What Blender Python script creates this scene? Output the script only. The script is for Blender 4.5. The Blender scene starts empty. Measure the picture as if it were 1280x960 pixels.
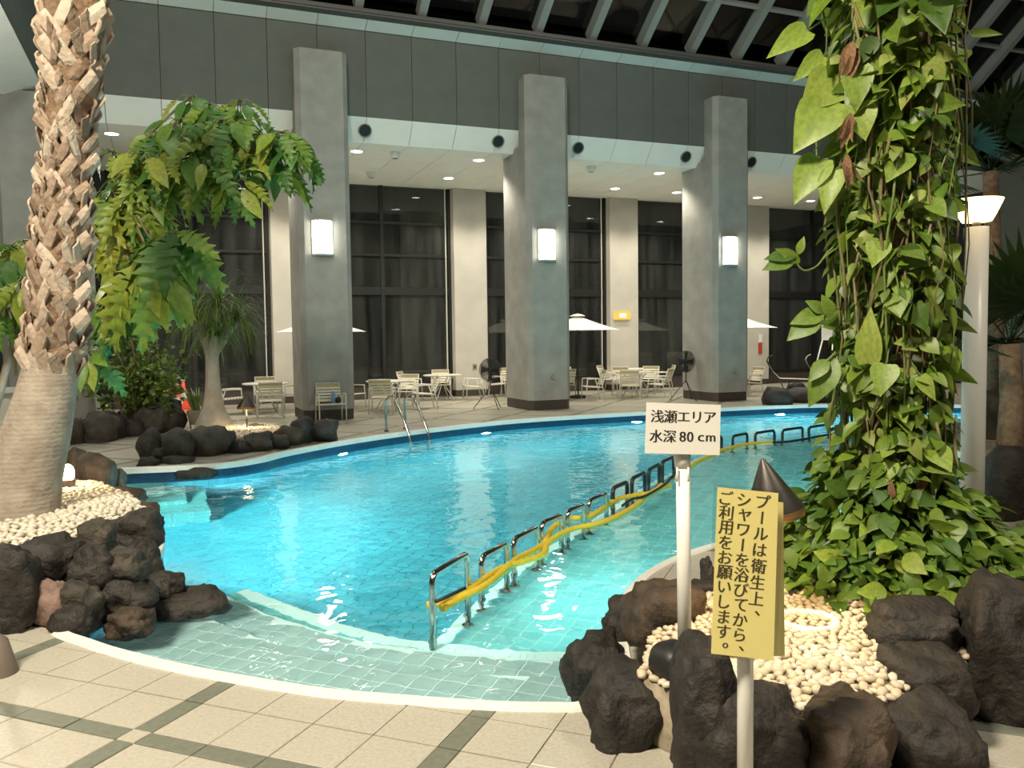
import bpy, bmesh, math, random
from math import sin, cos, pi, radians, sqrt, atan2, hypot
from mathutils import Vector, Matrix, noise
from mathutils.geometry import delaunay_2d_cdt
random.seed(7)
S = bpy.context.scene
COL = S.collection

# ------------------------------------------------------------------ camera
# world: X along the column row, Y towards the window wall, Z up, metres; deck at z = 0
FPX, PITCH, ROLL, YAWB, CAMH = 1046.54, radians(3.085), radians(-.7522), radians(67.957), 1.65
_R = Vector((sin(YAWB), cos(YAWB), 0)); _P = Vector((-cos(YAWB), sin(YAWB), 0))
_F = Vector((0, cos(PITCH), -sin(PITCH))); _X = Vector((1, 0, 0)); _U = _X.cross(_F)
_X2 = cos(ROLL)*_X + sin(ROLL)*_U; _U2 = -sin(ROLL)*_X + cos(ROLL)*_U
def _b(v): return Vector((v.dot(_R), v.dot(_P), v.z))
CF, CX, CU = _b(_F), _b(_X2), _b(_U2)
CP = Vector((0, 0, CAMH))
cd = bpy.data.cameras.new('camera'); cam = bpy.data.objects.new('camera', cd); COL.objects.link(cam)
cd.sensor_width = 36; cd.lens = FPX/1280*36; cd.clip_start = .05; cd.clip_end = 200
cam.matrix_world = Matrix(((CX.x, CU.x, -CF.x, 0), (CX.y, CU.y, -CF.y, 0), (CX.z, CU.z, -CF.z, CAMH), (0, 0, 0, 1)))
S.camera = cam
def ray(x, y): return CF + CX*((x-640)/FPX) - CU*((y-480)/FPX)
def at(x, y, d): return CP + ray(x, y)*d                    # surveyed point: picture position + distance
def G(x, y, z=0.):                                         # surveyed point on a level plane
    r = ray(x, y); return CP + r*((z-CAMH)/r.z)
def depth(p): return (Vector(p)-CP).dot(CF)

# ------------------------------------------------------------------ world, exposure, large lights
S.view_settings.view_transform = 'Standard'; S.view_settings.look = 'None'
S.view_settings.exposure = 0.0; S.view_settings.gamma = 1; S.view_settings.use_curve_mapping = False
w = bpy.data.worlds.new('night'); S.world = w; w.use_nodes = True
w.node_tree.nodes['Background'].inputs[0].default_value = (.012, .012, .011, 1)
w.node_tree.nodes['Background'].inputs[1].default_value = 1.0
cy = S.cycles
cy.use_denoising = True; cy.max_bounces = 7; cy.diffuse_bounces = 3; cy.glossy_bounces = 3
cy.transmission_bounces = 5; cy.transparent_max_bounces = 8; cy.sample_clamp_indirect = 4.0
cy.sample_clamp_direct = 0; cy.blur_glossy = .5

def lamp(name, kind, loc, power, color=(1, 1, 1), size=.2, spot=None, target=None, blend=.5):
    l = bpy.data.lights.new(name, kind); l.energy = power; l.color = color
    if kind == 'AREA': l.shape = 'DISK'; l.size = size
    else: l.shadow_soft_size = size
    if kind == 'SPOT': l.spot_size = radians(spot); l.spot_blend = blend
    o = bpy.data.objects.new(name, l); COL.objects.link(o); o.location = loc
    if target is not None:
        o.rotation_euler = (Vector(target)-Vector(loc)).to_track_quat('-Z', 'Y').to_euler()
    return o
WARM = (1, .88, .68); NEUT = (1, .92, .76); CYAN = (.55, 1, .97)
# unseen floods on the near side, then fill lights added out of view
lamp('unseen_hall_light', 'AREA', (-2.6, 1.2, 7.6), 1350, WARM, 1.6, target=(-.6, 5.0, 0))
lamp('unseen_hall_light', 'AREA', (6.0, -2.0, 8.5), 420, NEUT, 1.6, target=(4.0, 7.0, 0))
lamp('unseen_hall_light', 'AREA', (-4.6, 9.5, 7.6), 380, NEUT, 1.4, target=(-.5, 15.0, .5))  # fill added to brighten the far left planting and rocks
lamp('unseen_left_light', 'POINT', (-2.9, 12.4, 3.8), 260, NEUT, .2)  # fill added out of view to lighten the top left soffit
lamp('unseen_left_light', 'POINT', (-2.7, 7.3, 3.8), 60, NEUT, .2)  # second unseen light on the left side, no fitting built
lamp('unseen_hall_light', 'AREA', (1.0, 8.5, 10.6), 230, (.93, 1, .90), 1.6, target=(1.0, 18.0, 5.0))  # fill added to lift the dark bulkhead and column fronts
lamp('unseen_hall_light', 'AREA', (10.5, 8.5, 10.6), 170, (.93, 1, .90), 1.6, target=(10.5, 18.0, 5.0))  # same added fill for the right half of the bulkhead

# ------------------------------------------------------------------ helpers
class MB:
    def __init__(s): s.v = []; s.f = []
    def add(s, vs, fs):
        o = len(s.v); s.v += [tuple(v) for v in vs]; s.f += [tuple(i+o for i in f) for f in fs]; return s
    def box(s, lo, hi, M=None):
        x0, y0, z0 = lo; x1, y1, z1 = hi
        vs = [Vector(p) for p in ((x0,y0,z0),(x1,y0,z0),(x1,y1,z0),(x0,y1,z0),(x0,y0,z1),(x1,y0,z1),(x1,y1,z1),(x0,y1,z1))]
        if M: vs = [M @ v for v in vs]
        return s.add(vs, [(0,3,2,1),(4,5,6,7),(0,1,5,4),(1,2,6,5),(2,3,7,6),(3,0,4,7)])
    def tube(s, pts, r, n=8, cap=True):
        pts = [Vector(p) for p in pts]; rs = r if isinstance(r, (list, tuple)) else [r]*len(pts)
        vs = []; up = None
        for i, p in enumerate(pts):
            t = (pts[min(i+1, len(pts)-1)]-pts[max(i-1, 0)])
            t = t.normalized() if t.length > 1e-9 else Vector((0, 0, 1))
            if up is None: up = Vector((0, 0, 1)) if abs(t.z) < .9 else Vector((1, 0, 0))
            a = t.cross(up)
            if a.length < 1e-4: a = t.orthogonal()
            a.normalize(); b = a.cross(t).normalized(); up = b
            for k in range(n):
                an = 2*pi*k/n; vs.append(p + (a*cos(an)+b*sin(an))*rs[i])
        fs = []
        for i in range(len(pts)-1):
            for k in range(n):
                k2 = (k+1) % n; fs.append((i*n+k, (i+1)*n+k, (i+1)*n+k2, i*n+k2))
        if cap:
            fs.append(tuple(range(n))); m = (len(pts)-1)*n; fs.append(tuple(m+n-1-k for k in range(n)))
        return s.add(vs, fs)
    def lathe(s, prof, n=24, M=None, a0=0., a1=2*pi):
        full = abs(a1-a0-2*pi) < 1e-6; m = n if full else n+1
        vs = []
        for r, z in prof:
            for k in range(m):
                a = a0+(a1-a0)*k/n; vs.append(Vector((r*cos(a), r*sin(a), z)))
        if M: vs = [M @ v for v in vs]
        fs = []
        for i in range(len(prof)-1):
            for k in range(n):
                k2 = (k+1) % m if full else k+1
                fs.append((i*m+k, i*m+k2, (i+1)*m+k2, (i+1)*m+k))
        return s.add(vs, fs)
    def prism(s, poly, z0, z1):
        n = len(poly); vs = [(p[0], p[1], z0) for p in poly]+[(p[0], p[1], z1) for p in poly]
        fs = [tuple(range(n-1, -1, -1)), tuple(range(n, 2*n))]+[(i, (i+1) % n, n+(i+1) % n, n+i) for i in range(n)]
        return s.add(vs, fs)
    def slab(s, quad, nrm, t):                                # quad of 4 points thickened along nrm
        q = [Vector(p) for p in quad]; nv = Vector(nrm).normalized()*t
        return s.add(q+[p+nv for p in q], [(0,1,2,3),(7,6,5,4),(0,4,5,1),(1,5,6,2),(2,6,7,3),(3,7,4,0)])
    def mesh(s, name, mat=None, smooth=False):
        m = bpy.data.meshes.new(name); m.from_pydata(s.v, [], s.f)
        if smooth: m.polygons.foreach_set('use_smooth', [True]*len(m.polygons))
        if mat: m.materials.append(mat)
        m.update(); return m
    def build(s, name, mat=None, parent=None, smooth=False, **kw):
        return link(name, s.mesh(name, mat, smooth), parent, **kw)
def link(name, data, parent=None, loc=None, rot=None, **kw):
    o = bpy.data.objects.new(name, data); COL.objects.link(o)
    if loc is not None: o.location = loc
    if rot is not None: o.rotation_euler = rot
    if parent is not None: o.parent = parent
    for k, v in kw.items(): o[k] = v
    return o
def thing(name, label, cat, loc=(0, 0, 0), rz=0, group=None, kind=None):
    o = link(name, None, None, loc, (0, 0, rz)); o.empty_display_size = .1
    o['label'] = label; o['category'] = cat
    if group: o['group'] = group
    if kind: o['kind'] = kind
    return o
def copy_thing(src, loc, rz, label, group=None, scale=None):
    def cp(o, par):
        c = o.copy(); COL.objects.link(c); c.parent = par
        for ch in o.children: cp(ch, c)
        return c
    c = cp(src, None); c.location = loc; c.rotation_euler = (0, 0, rz); c['label'] = label
    if group: c['group'] = group
    if scale: c.scale = (scale,)*3
    return c
def auto(o, ang=35):
    o.data.polygons.foreach_set('use_smooth', [True]*len(o.data.polygons))
    o.data.set_sharp_from_angle(angle=radians(ang)); return o
def catmull(P, n=8, closed=False):
    out = []; N = len(P); P = [Vector(p) for p in P]
    for i in range(N if closed else N-1):
        if closed: a, b, c, d = P[i-1], P[i], P[(i+1) % N], P[(i+2) % N]
        else: a, b, c, d = P[max(i-1, 0)], P[i], P[i+1], P[min(i+2, N-1)]
        for k in range(n):
            t = k/n
            out.append(.5*((2*b)+(c-a)*t+(2*a-5*b+4*c-d)*t*t+(3*b-a-3*c+d)*t**3))
    if not closed: out.append(P[-1])
    return out

# ------------------------------------------------------------------ materials
def mat(name, col, rough=.6, metal=0., var=0., vscale=6., bump=0., bscale=30., col2=None, spec=.5, emit=None, es=0., coords='Object', detail=4., sub=0., trans=0.):
    m = bpy.data.materials.new(name); m.use_nodes = True; nt = m.node_tree; b = nt.nodes['Principled BSDF']
    b.inputs['Roughness'].default_value = rough; b.inputs['Metallic'].default_value = metal
    b.inputs['Specular IOR Level'].default_value = spec
    c = (*col, 1); b.inputs['Base Color'].default_value = c
    tc = nt.nodes.new('ShaderNodeTexCoord')
    if var or col2:
        n = nt.nodes.new('ShaderNodeTexNoise'); n.inputs['Scale'].default_value = vscale; n.inputs['Detail'].default_value = detail
        nt.links.new(tc.outputs[coords], n.inputs['Vector'])
        r = nt.nodes.new('ShaderNodeValToRGB'); r.color_ramp.elements[0].position = .3; r.color_ramp.elements[1].position = .7
        if col2: c0, c1 = col, col2
        else: c0 = tuple(max(0, x*(1-var)) for x in col); c1 = tuple(min(1, x*(1+var)) for x in col)
        r.color_ramp.elements[0].color = (*c0, 1); r.color_ramp.elements[1].color = (*c1, 1)
        nt.links.new(n.outputs['Fac'], r.inputs['Fac']); nt.links.new(r.outputs['Color'], b.inputs['Base Color'])
    if bump:
        n = nt.nodes.new('ShaderNodeTexNoise'); n.inputs['Scale'].default_value = bscale; n.inputs['Detail'].default_value = 6
        nt.links.new(tc.outputs[coords], n.inputs['Vector'])
        bp = nt.nodes.new('ShaderNodeBump'); bp.inputs['Strength'].default_value = bump; bp.inputs['Distance'].default_value = .02
        nt.links.new(n.outputs['Fac'], bp.inputs['Height']); nt.links.new(bp.outputs['Normal'], b.inputs['Normal'])
    if emit:
        b.inputs['Emission Color'].default_value = (*emit, 1); b.inputs['Emission Strength'].default_value = es
    if trans: b.inputs['Transmission Weight'].default_value = trans
    return m
def leafmat(name, cols, rough=.45, trans=.25):
    """cols: ramp of leaf colours, picked per leaf; thin leaf lets some light through"""
    m = bpy.data.materials.new(name); m.use_nodes = True; nt = m.node_tree; N = nt.nodes; L = nt.links
    b = N['Principled BSDF']; out = N['Material Output']
    oi = N.new('ShaderNodeObjectInfo'); ge = N.new('ShaderNodeNewGeometry'); tc = N.new('ShaderNodeTexCoord')
    ad = N.new('ShaderNodeMath'); ad.operation = 'ADD'; L.new(oi.outputs['Random'], ad.inputs[0]); L.new(ge.outputs['Random Per Island'], ad.inputs[1])
    fr = N.new('ShaderNodeMath'); fr.operation = 'FRACT'; L.new(ad.outputs[0], fr.inputs[0])
    r = N.new('ShaderNodeValToRGB'); e = r.color_ramp.elements
    while len(e) < len(cols): e.new(.5)
    for i, c in enumerate(cols): e[i].position = i/(len(cols)-1); e[i].color = (*c, 1)
    L.new(fr.outputs[0], r.inputs['Fac'])
    n = N.new('ShaderNodeTexNoise'); n.inputs['Scale'].default_value = 9; L.new(tc.outputs['Object'], n.inputs['Vector'])
    mx = N.new('ShaderNodeMixRGB'); mx.blend_type = 'MULTIPLY'; mx.inputs[0].default_value = .5
    rr = N.new('ShaderNodeValToRGB'); rr.color_ramp.elements[0].position = .35; rr.color_ramp.elements[0].color = (.55, .6, .5, 1); rr.color_ramp.elements[1].position = .65; rr.color_ramp.elements[1].color = (1.25, 1.2, 1.1, 1)
    L.new(n.outputs['Fac'], rr.inputs['Fac']); L.new(r.outputs['Color'], mx.inputs[1]); L.new(rr.outputs['Color'], mx.inputs[2])
    L.new(mx.outputs[0], b.inputs['Base Color']); b.inputs['Roughness'].default_value = rough
    t = N.new('ShaderNodeBsdfTranslucent'); L.new(mx.outputs[0], t.inputs['Color'])
    ms = N.new('ShaderNodeMixShader'); ms.inputs[0].default_value = trans
    L.new(b.outputs[0], ms.inputs[1]); L.new(t.outputs[0], ms.inputs[2]); L.new(ms.outputs[0], out.inputs['Surface'])
    return m
def emat(name, col, s):
    m = bpy.data.materials.new(name); m.use_nodes = True; nt = m.node_tree; nt.nodes.remove(nt.nodes['Principled BSDF'])
    e = nt.nodes.new('ShaderNodeEmission'); e.inputs[0].default_value = (*col, 1); e.inputs[1].default_value = s
    nt.links.new(e.outputs[0], nt.nodes['Material Output'].inputs[0]); return m
def glass_night(name, tint=(.5, .52, .5), base=.02):
    """window pane at night: partly see-through, mirror by Fresnel"""
    m = bpy.data.materials.new(name); m.use_nodes = True; nt = m.node_tree; nt.nodes.remove(nt.nodes['Principled BSDF'])
    t = nt.nodes.new('ShaderNodeBsdfTransparent'); t.inputs[0].default_value = (*tint, 1)
    g = nt.nodes.new('ShaderNodeBsdfGlossy'); g.inputs['Roughness'].default_value = .03; g.inputs[0].default_value = (.9, .9, .9, 1)
    f = nt.nodes.new('ShaderNodeFresnel'); f.inputs[0].default_value = 1.5
    mx = nt.nodes.new('ShaderNodeMixShader'); nt.links.new(f.outputs[0], mx.inputs[0]); nt.links.new(t.outputs[0], mx.inputs[1]); nt.links.new(g.outputs[0], mx.inputs[2])
    nt.links.new(mx.outputs[0], nt.nodes['Material Output'].inputs[0]); return m
TA = Vector((.688, .726)); TB = Vector((-.726, .688))         # paving directions in plan
ANG = atan2(TA.y, TA.x)
def grid_mat(name, col, grout, size, gw, rough=.35, var=.12, bump=.4):
    m = mat(name, col, rough); nt = m.node_tree; N = nt.nodes; L = nt.links; b = N['Principled BSDF']
    tc = N.new('ShaderNodeTexCoord'); mp = N.new('ShaderNodeMapping'); mp.inputs['Rotation'].default_value = (0, 0, -ANG)
    L.new(tc.outputs['Object'], mp.inputs[0])
    br = N.new('ShaderNodeTexBrick'); br.offset = 0; br.inputs['Scale'].default_value = 1; br.inputs['Brick Width'].default_value = size; br.inputs['Row Height'].default_value = size
    br.inputs['Mortar Size'].default_value = gw; br.inputs['Mortar Smooth'].default_value = .1
    br.inputs['Color1'].default_value = (*[x*(1-var) for x in col], 1); br.inputs['Color2'].default_value = (*[min(1, x*(1+var)) for x in col], 1); br.inputs['Mortar'].default_value = (*grout, 1)
    L.new(mp.outputs[0], br.inputs['Vector']); L.new(br.outputs['Color'], b.inputs['Base Color'])
    return m
M = {}
M['beige'] = mat('paving_beige', (.42, .395, .33), .40, var=.13, vscale=55, bump=.05, bscale=60, detail=8)
M['green'] = mat('paving_green', (.155, .165, .13), .45, var=.15, vscale=30, bump=.05, bscale=60)
M['joint'] = mat('paving_joint', (.13, .10, .07), .9)
M['concrete'] = mat('column_concrete', (.30, .295, .27), .75, var=.14, vscale=2.5, bump=.08, bscale=25)
M['plinth'] = mat('column_plinth', (.055, .045, .038), .5)
M['pier'] = mat('pier_plaster', (.52, .49, .43), .8, var=.06, vscale=2)
M['fascia'] = mat('fascia_panel', (.115, .12, .105), .7, var=.06, vscale=3)
M['white'] = mat('white_panel', (.82, .83, .79), .6, var=.03, vscale=2)
M['soffit'] = mat('soffit_panel', (.94, .93, .87), .7, var=.03, vscale=2)
M['dark'] = mat('dark_backing', (.02, .02, .018), .8)
M['ledge'] = mat('roof_ledge_metal', (.10, .09, .08), .5)
M['rafter'] = mat('rafter_paint', (.27, .275, .25), .5)
M['frame'] = mat('window_frame_metal', (.010, .009, .008), .5)
M['pane'] = glass_night('roof_glass')
M['wpane'] = glass_night('window_glass')
def _steam(m):
    nt = m.node_tree; N = nt.nodes; L = nt.links; out = N['Material Output']; src = out.inputs[0].links[0].from_socket
    df = N.new('ShaderNodeBsdfDiffuse'); df.inputs[0].default_value = (.30, .31, .29, 1); mx = N.new('ShaderNodeMixShader')
    tc = N.new('ShaderNodeTexCoord'); mp = N.new('ShaderNodeMapping'); mp.inputs['Scale'].default_value = (3, 1, .25); n = N.new('ShaderNodeTexNoise'); n.inputs['Scale'].default_value = 1.2; n.inputs['Detail'].default_value = 5
    L.new(tc.outputs['Object'], mp.inputs[0]); L.new(mp.outputs[0], n.inputs[0]); mr = N.new('ShaderNodeMapRange'); mr.inputs[1].default_value = .3; mr.inputs[2].default_value = .75; mr.inputs[3].default_value = .02; mr.inputs[4].default_value = .16
    L.new(n.outputs[0], mr.inputs[0]); L.new(mr.outputs[0], mx.inputs[0]); L.new(src, mx.inputs[1]); L.new(df.outputs[0], mx.inputs[2]); L.new(mx.outputs[0], out.inputs[0])
_steam(M['wpane'])
M['coping'] = mat('coping_white', (.80, .79, .74), .4, var=.05, vscale=12)
M['poolfloor'] = grid_mat('pool_tile_floor', (.060, .325, .40), (.028, .17, .22), .15, .006)
M['poolshallow'] = grid_mat('pool_tile_shallow', (.16, .46, .46), (.30, .56, .56), .15, .006)
M['poolwall'] = grid_mat('pool_tile_wall', (.10, .42, .56), (.08, .3, .4), .15, .006)
M['pooltile'] = mat('pool_step_tile', (.37, .50, .50), .3, var=.12, vscale=3)
M['poolgrout'] = mat('pool_step_grout', (.74, .84, .82), .6)
M['nosing'] = mat('pool_nosing', (.66, .84, .82), .4)
M['waterline'] = mat('waterline_tile', (.01, .045, .10), .25, var=.2, vscale=20)
M['rock'] = mat('basalt_rock', (.007, .006, .005), .7, bump=1., bscale=26, col2=(.036, .029, .022), vscale=7, detail=8)
M['rock_b'] = mat('brown_rock', (.022, .016, .011), .75, bump=1., bscale=24, col2=(.09, .06, .037), vscale=7, detail=8)
M['rock_p'] = mat('pink_rock', (.15, .095, .075), .8, bump=.7, bscale=20, col2=(.24, .16, .13), vscale=6)
M['rock_g'] = mat('grey_rock', (.018, .015, .012), .75, bump=1., bscale=24, col2=(.078, .066, .050), vscale=7, detail=8)
M['pebble'] = mat('cream_pebble', (.50, .41, .28), .5, bump=.05, col2=(.68, .58, .43), vscale=11)
M['pebble2'] = mat('white_pebble', (.55, .49, .39), .5, bump=.05, col2=(.70, .65, .55), vscale=11)
M['soil'] = mat('bed_soil', (.30, .25, .18), .95, var=.3, vscale=20)
M['chrome'] = mat('chrome', (.62, .62, .60), .16, 1.)
M['darksteel'] = mat('dark_steel', (.05, .05, .05), .35, .6)
M['yellow'] = mat('yellow_float', (.72, .52, .035), .45)
M['blackrope'] = mat('black_rope', (.015, .015, .018), .6)
M['plastic'] = mat('white_plastic', (.80, .79, .75), .35)
M['paperw'] = mat('white_card', (.78, .76, .70), .4)
M['papery'] = mat('yellow_paper', (.80, .70, .27), .4)
M['film'] = glass_night('laminate_film', (.95, .95, .93))
M['ink'] = mat('ink', (.018, .016, .014), .6)
M['inky'] = mat('ink_faded', (.06, .05, .02), .6)
M['blackpl'] = mat('black_rubber', (.012, .012, .012), .5)
M['bronze'] = mat('dark_bronze', (.085, .075, .066), .42, .7, var=.2)
M['gold'] = mat('brass_ring', (.50, .30, .12), .35, .8)
M['strap'] = mat('cream_strap', (.70, .66, .52), .5)
M['strapt'] = mat('tan_strap', (.46, .37, .19), .5)
M['alu'] = mat('white_aluminium', (.66, .64, .57), .35)
M['canvas'] = mat('parasol_canvas', (.80, .77, .66), .8)
M['orange'] = mat('cone_orange', (.75, .075, .03), .5)
M['stripey'] = mat('bar_yellow', (.75, .5, .05), .5)
M['clay'] = mat('stone_pot', (.30, .25, .19), .8, var=.12, vscale=8)
M['trunk'] = mat('palm_trunk_skin', (.27, .225, .18), .9, col2=(.42, .365, .30), vscale=7, bump=.6, bscale=18, detail=9)
def _rings(m):
    nt = m.node_tree; N = nt.nodes; L = nt.links; tc = N.new('ShaderNodeTexCoord'); w_ = N.new('ShaderNodeTexWave'); w_.bands_direction = 'Z'; w_.inputs['Scale'].default_value = 9; w_.inputs['Distortion'].default_value = 3; w_.inputs['Detail'].default_value = 3; w_.inputs['Detail Scale'].default_value = 2.5
    L.new(tc.outputs['Object'], w_.inputs[0]); b = N.new('ShaderNodeBump'); b.inputs['Strength'].default_value = .22; b.inputs['Distance'].default_value = .006
    p = N['Principled BSDF']; old = p.inputs['Normal'].links[0].from_socket; L.new(w_.outputs['Fac'], b.inputs['Height']); L.new(old, b.inputs['Normal']); L.new(b.outputs[0], p.inputs['Normal'])
_rings(M['trunk'])
M['husk'] = mat('palm_husk', (.30, .2, .13), .85, bump=.6, bscale=30)
def _husk(m):
    nt = m.node_tree; N = nt.nodes; L = nt.links; oi = N.new('ShaderNodeObjectInfo'); tc = N.new('ShaderNodeTexCoord')
    n = N.new('ShaderNodeTexNoise'); n.inputs['Scale'].default_value = 14; L.new(tc.outputs['Object'], n.inputs[0])
    ad = N.new('ShaderNodeMath'); ad.operation = 'MULTIPLY_ADD'; L.new(n.outputs[0], ad.inputs[0]); ad.inputs[1].default_value = .9; L.new(oi.outputs['Random'], ad.inputs[2])
    r = N.new('ShaderNodeValToRGB'); e = r.color_ramp.elements; e.new(.5); e.new(.5)
    for i, (p, c) in enumerate(((.25, (.15, .10, .065)), (.62, (.27, .195, .14)), (1.0, (.40, .31, .235)), (1.35, (.56, .47, .38)))): e[i].position = min(1, p/1.4); e[i].color = (*c, 1)
    dv = N.new('ShaderNodeMath'); dv.operation = 'DIVIDE'; dv.inputs[1].default_value = 1.5; L.new(ad.outputs[0], dv.inputs[0]); L.new(dv.outputs[0], r.inputs[0]); L.new(r.outputs[0], N['Principled BSDF'].inputs['Base Color'])
_husk(M['husk'])
M['husk2'] = mat('palm_husk_pale', (.42, .33, .24), .85, col2=(.62, .53, .42), vscale=9, bump=.5, bscale=30)
M['fibre'] = mat('palm_fibre', (.14, .085, .05), .95, col2=(.27, .18, .11), vscale=14, bump=.9, bscale=40)
M['bark'] = mat('pale_bark', (.36, .31, .25), .9, col2=(.52, .47, .40), vscale=5, bump=.5, bscale=25)
M['stem'] = mat('vine_stem', (.10, .085, .035), .8, col2=(.25, .20, .10), vscale=8)
M['stemg'] = mat('green_stem', (.13, .19, .04), .6)
M['dead'] = mat('dead_leaf', (.12, .055, .025), .9, col2=(.30, .18, .09), vscale=9)
M['vine'] = leafmat('pothos_leaf', [(.045, .10, .012), (.10, .19, .02), (.18, .28, .03), (.06, .13, .016), (.25, .35, .045), (.12, .21, .026), (.28, .34, .08), (.08, .16, .02)])
M['vinebig'] = leafmat('pothos_leaf_big', [(.18, .28, .04), (.27, .37, .06), (.32, .40, .08)])
M['vinelow'] = leafmat('creeper_leaf', [(.05, .12, .016), (.10, .19, .025), (.21, .30, .04), (.13, .22, .03), (.06, .13, .02)])
M['phil'] = leafmat('lobed_leaf', [(.05, .14, .03), (.09, .21, .035), (.22, .32, .04), (.13, .25, .04), (.06, .16, .03)])
M['philyel'] = leafmat('lobed_leaf_yellow', [(.22, .30, .045), (.32, .36, .05), (.16, .27, .04)])
M['grassy'] = leafmat('strap_leaf', [(.06, .11, .025), (.12, .20, .04), (.22, .29, .07)])
M['shrub'] = leafmat('shrub_leaf', [(.055, .11, .02), (.12, .21, .035), (.20, .32, .05)])
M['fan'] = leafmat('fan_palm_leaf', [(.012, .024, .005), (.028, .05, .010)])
M['frond'] = leafmat('young_frond', [(.10, .24, .04), (.17, .33, .06)])
M['glow'] = emat('sconce_glow', (1, .95, .80), 22)
M['dl'] = emat('downlight_glow', (1, .96, .86), 16)
M['wl'] = emat('warm_bulb', (1, .72, .36), 25)
M['bowl'] = emat('bowl_glow', (1, .70, .30), 5)
M['pl'] = emat('pool_lamp_glow', (.75, 1, 1), 30)
M['exit'] = emat('exit_sign_glow', (1, .62, .13), 1.1)
M['exitw'] = emat('exit_sign_arrow', (1, .93, .68), 1.8)
M['red'] = mat('red_plate', (.5, .05, .03), .5)
M['grey'] = mat('grey_plastic', (.25, .24, .22), .5)
M['brownpl'] = mat('stand_brown', (.17, .135, .11), .55)
M['blue'] = mat('blue_bottle', (.16, .30, .48), .2)
M['stonewall'] = mat('pale_stone_wall', (.34, .33, .29), .85, col2=(.48, .47, .42), vscale=3, bump=.5, bscale=12)

# water: refracting, rippled surface
def water_mat():
    m = bpy.data.materials.new('pool_water'); m.use_nodes = True; nt = m.node_tree; N = nt.nodes; L = nt.links
    N.remove(N['Principled BSDF'])
    g = N.new('ShaderNodeBsdfGlass'); g.inputs['IOR'].default_value = 1.333; g.inputs['Roughness'].default_value = 0.0
    g.inputs['Color'].default_value = (.93, .99, 1, 1)
    tc = N.new('ShaderNodeTexCoord')
    a = N.new('ShaderNodeTexNoise'); a.inputs['Scale'].default_value = 1.6; a.inputs['Detail'].default_value = 2; a.inputs['Distortion'].default_value = .6
    c = N.new('ShaderNodeTexNoise'); c.inputs['Scale'].default_value = 5.5; c.inputs['Detail'].default_value = 1.5; c.inputs['Distortion'].default_value = .3
    L.new(tc.outputs['Object'], a.inputs[0]); L.new(tc.outputs['Object'], c.inputs[0])
    mu = N.new('ShaderNodeMath'); mu.operation = 'MULTIPLY'; mu.inputs[1].default_value = .28; L.new(c.outputs[0], mu.inputs[0])
    ad = N.new('ShaderNodeMath'); L.new(a.outputs[0], ad.inputs[0]); L.new(mu.outputs[0], ad.inputs[1])
    bp = N.new('ShaderNodeBump'); bp.inputs['Strength'].default_value = 1; bp.inputs['Distance'].default_value = .02
    L.new(ad.outputs[0], bp.inputs['Height']); L.new(bp.outputs[0], g.inputs['Normal'])
    tr = N.new('ShaderNodeBsdfTransparent'); tr.inputs[0].default_value = (.80, .97, 1, 1)
    ge = N.new('ShaderNodeNewGeometry'); ms = N.new('ShaderNodeMixShader')   # the underside lets light straight through
    L.new(ge.outputs['Backfacing'], ms.inputs[0]); L.new(g.outputs[0], ms.inputs[1]); L.new(tr.outputs[0], ms.inputs[2])
    L.new(ms.outputs[0], N['Material Output'].inputs[0]); return m
M['water'] = water_mat()

# ------------------------------------------------------------------ plan: pool outline
OUT = [(-.71, 5.43), (-.52, 5.07), (-.27, 4.73), (0, 4.42), (.25, 4.17), (.58, 3.87), (.91, 3.64), (1.22, 3.44), (1.47, 3.31), (1.68, 3.25),
       (2.0, 3.45), (2.3, 4.0), (2.7, 4.6), (3.2, 5.05), (3.9, 5.4), (4.9, 5.6), (6.3, 5.75), (8.2, 6.15), (9.5, 7.3), (10.6, 9.2), (12, 10.6), (14, 11.2), (16, 11.4), (17.2, 12.2), (17.0, 13.6),
       (15.5, 14.9), (13.6, 15.75), (11, 15.95), (8.9, 15.95), (6.5, 15.75), (4.47, 15.0), (2.77, 14.0), (1.55, 12.95), (1.1, 12.4), (.66, 12.1), (.15, 12.05),
       (-.8, 12.2), (-1.5, 12.1), (-1.7, 11.6), (-1.2, 10.9), (-.65, 10.2), (-.35, 9.2), (-.22, 8.2), (-.2, 7.3), (-.35, 6.6), (-.6, 6.0)]
POOL = [Vector((p.x, p.y)) for p in catmull([(x, y, 0) for x, y in OUT], 5, True)]
def offset(poly, d):                                           # positive = inward for a counter-clockwise outline
    n = len(poly); out = []
    for i in range(n):
        t = (poly[(i+1) % n]-poly[i-1]).normalized(); out.append(poly[i]+Vector((-t.y, t.x))*d)
    return out
def inside(p, poly):
    c = False; n = len(poly); x, y = p[0], p[1]
    for i in range(n):
        a, b = poly[i], poly[i-1]
        if (a[1] > y) != (b[1] > y) and x < (b[0]-a[0])*(y-a[1])/(b[1]-a[1])+a[0]: c = not c
    return c
CW = .085
INNER = offset(POOL, CW)
def cdt(polys, pred):
    """triangulate the overlay of outlines, keep triangles whose centre passes pred -> verts, tris"""
    vs = []; es = []
    for poly, closed in polys:
        o = len(vs); vs += [Vector((p[0], p[1])) for p in poly]; n = len(poly)
        es += [(o+i, o+(i+1) % n) for i in range(n if closed else n-1)]
    V, _, Fc, _, _, _ = delaunay_2d_cdt(vs, es, [], 0, 1e-5)
    fs = [f for f in Fc if pred(sum((V[i] for i in f), Vector((0, 0)))/len(f))]
    return V, fs
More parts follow.
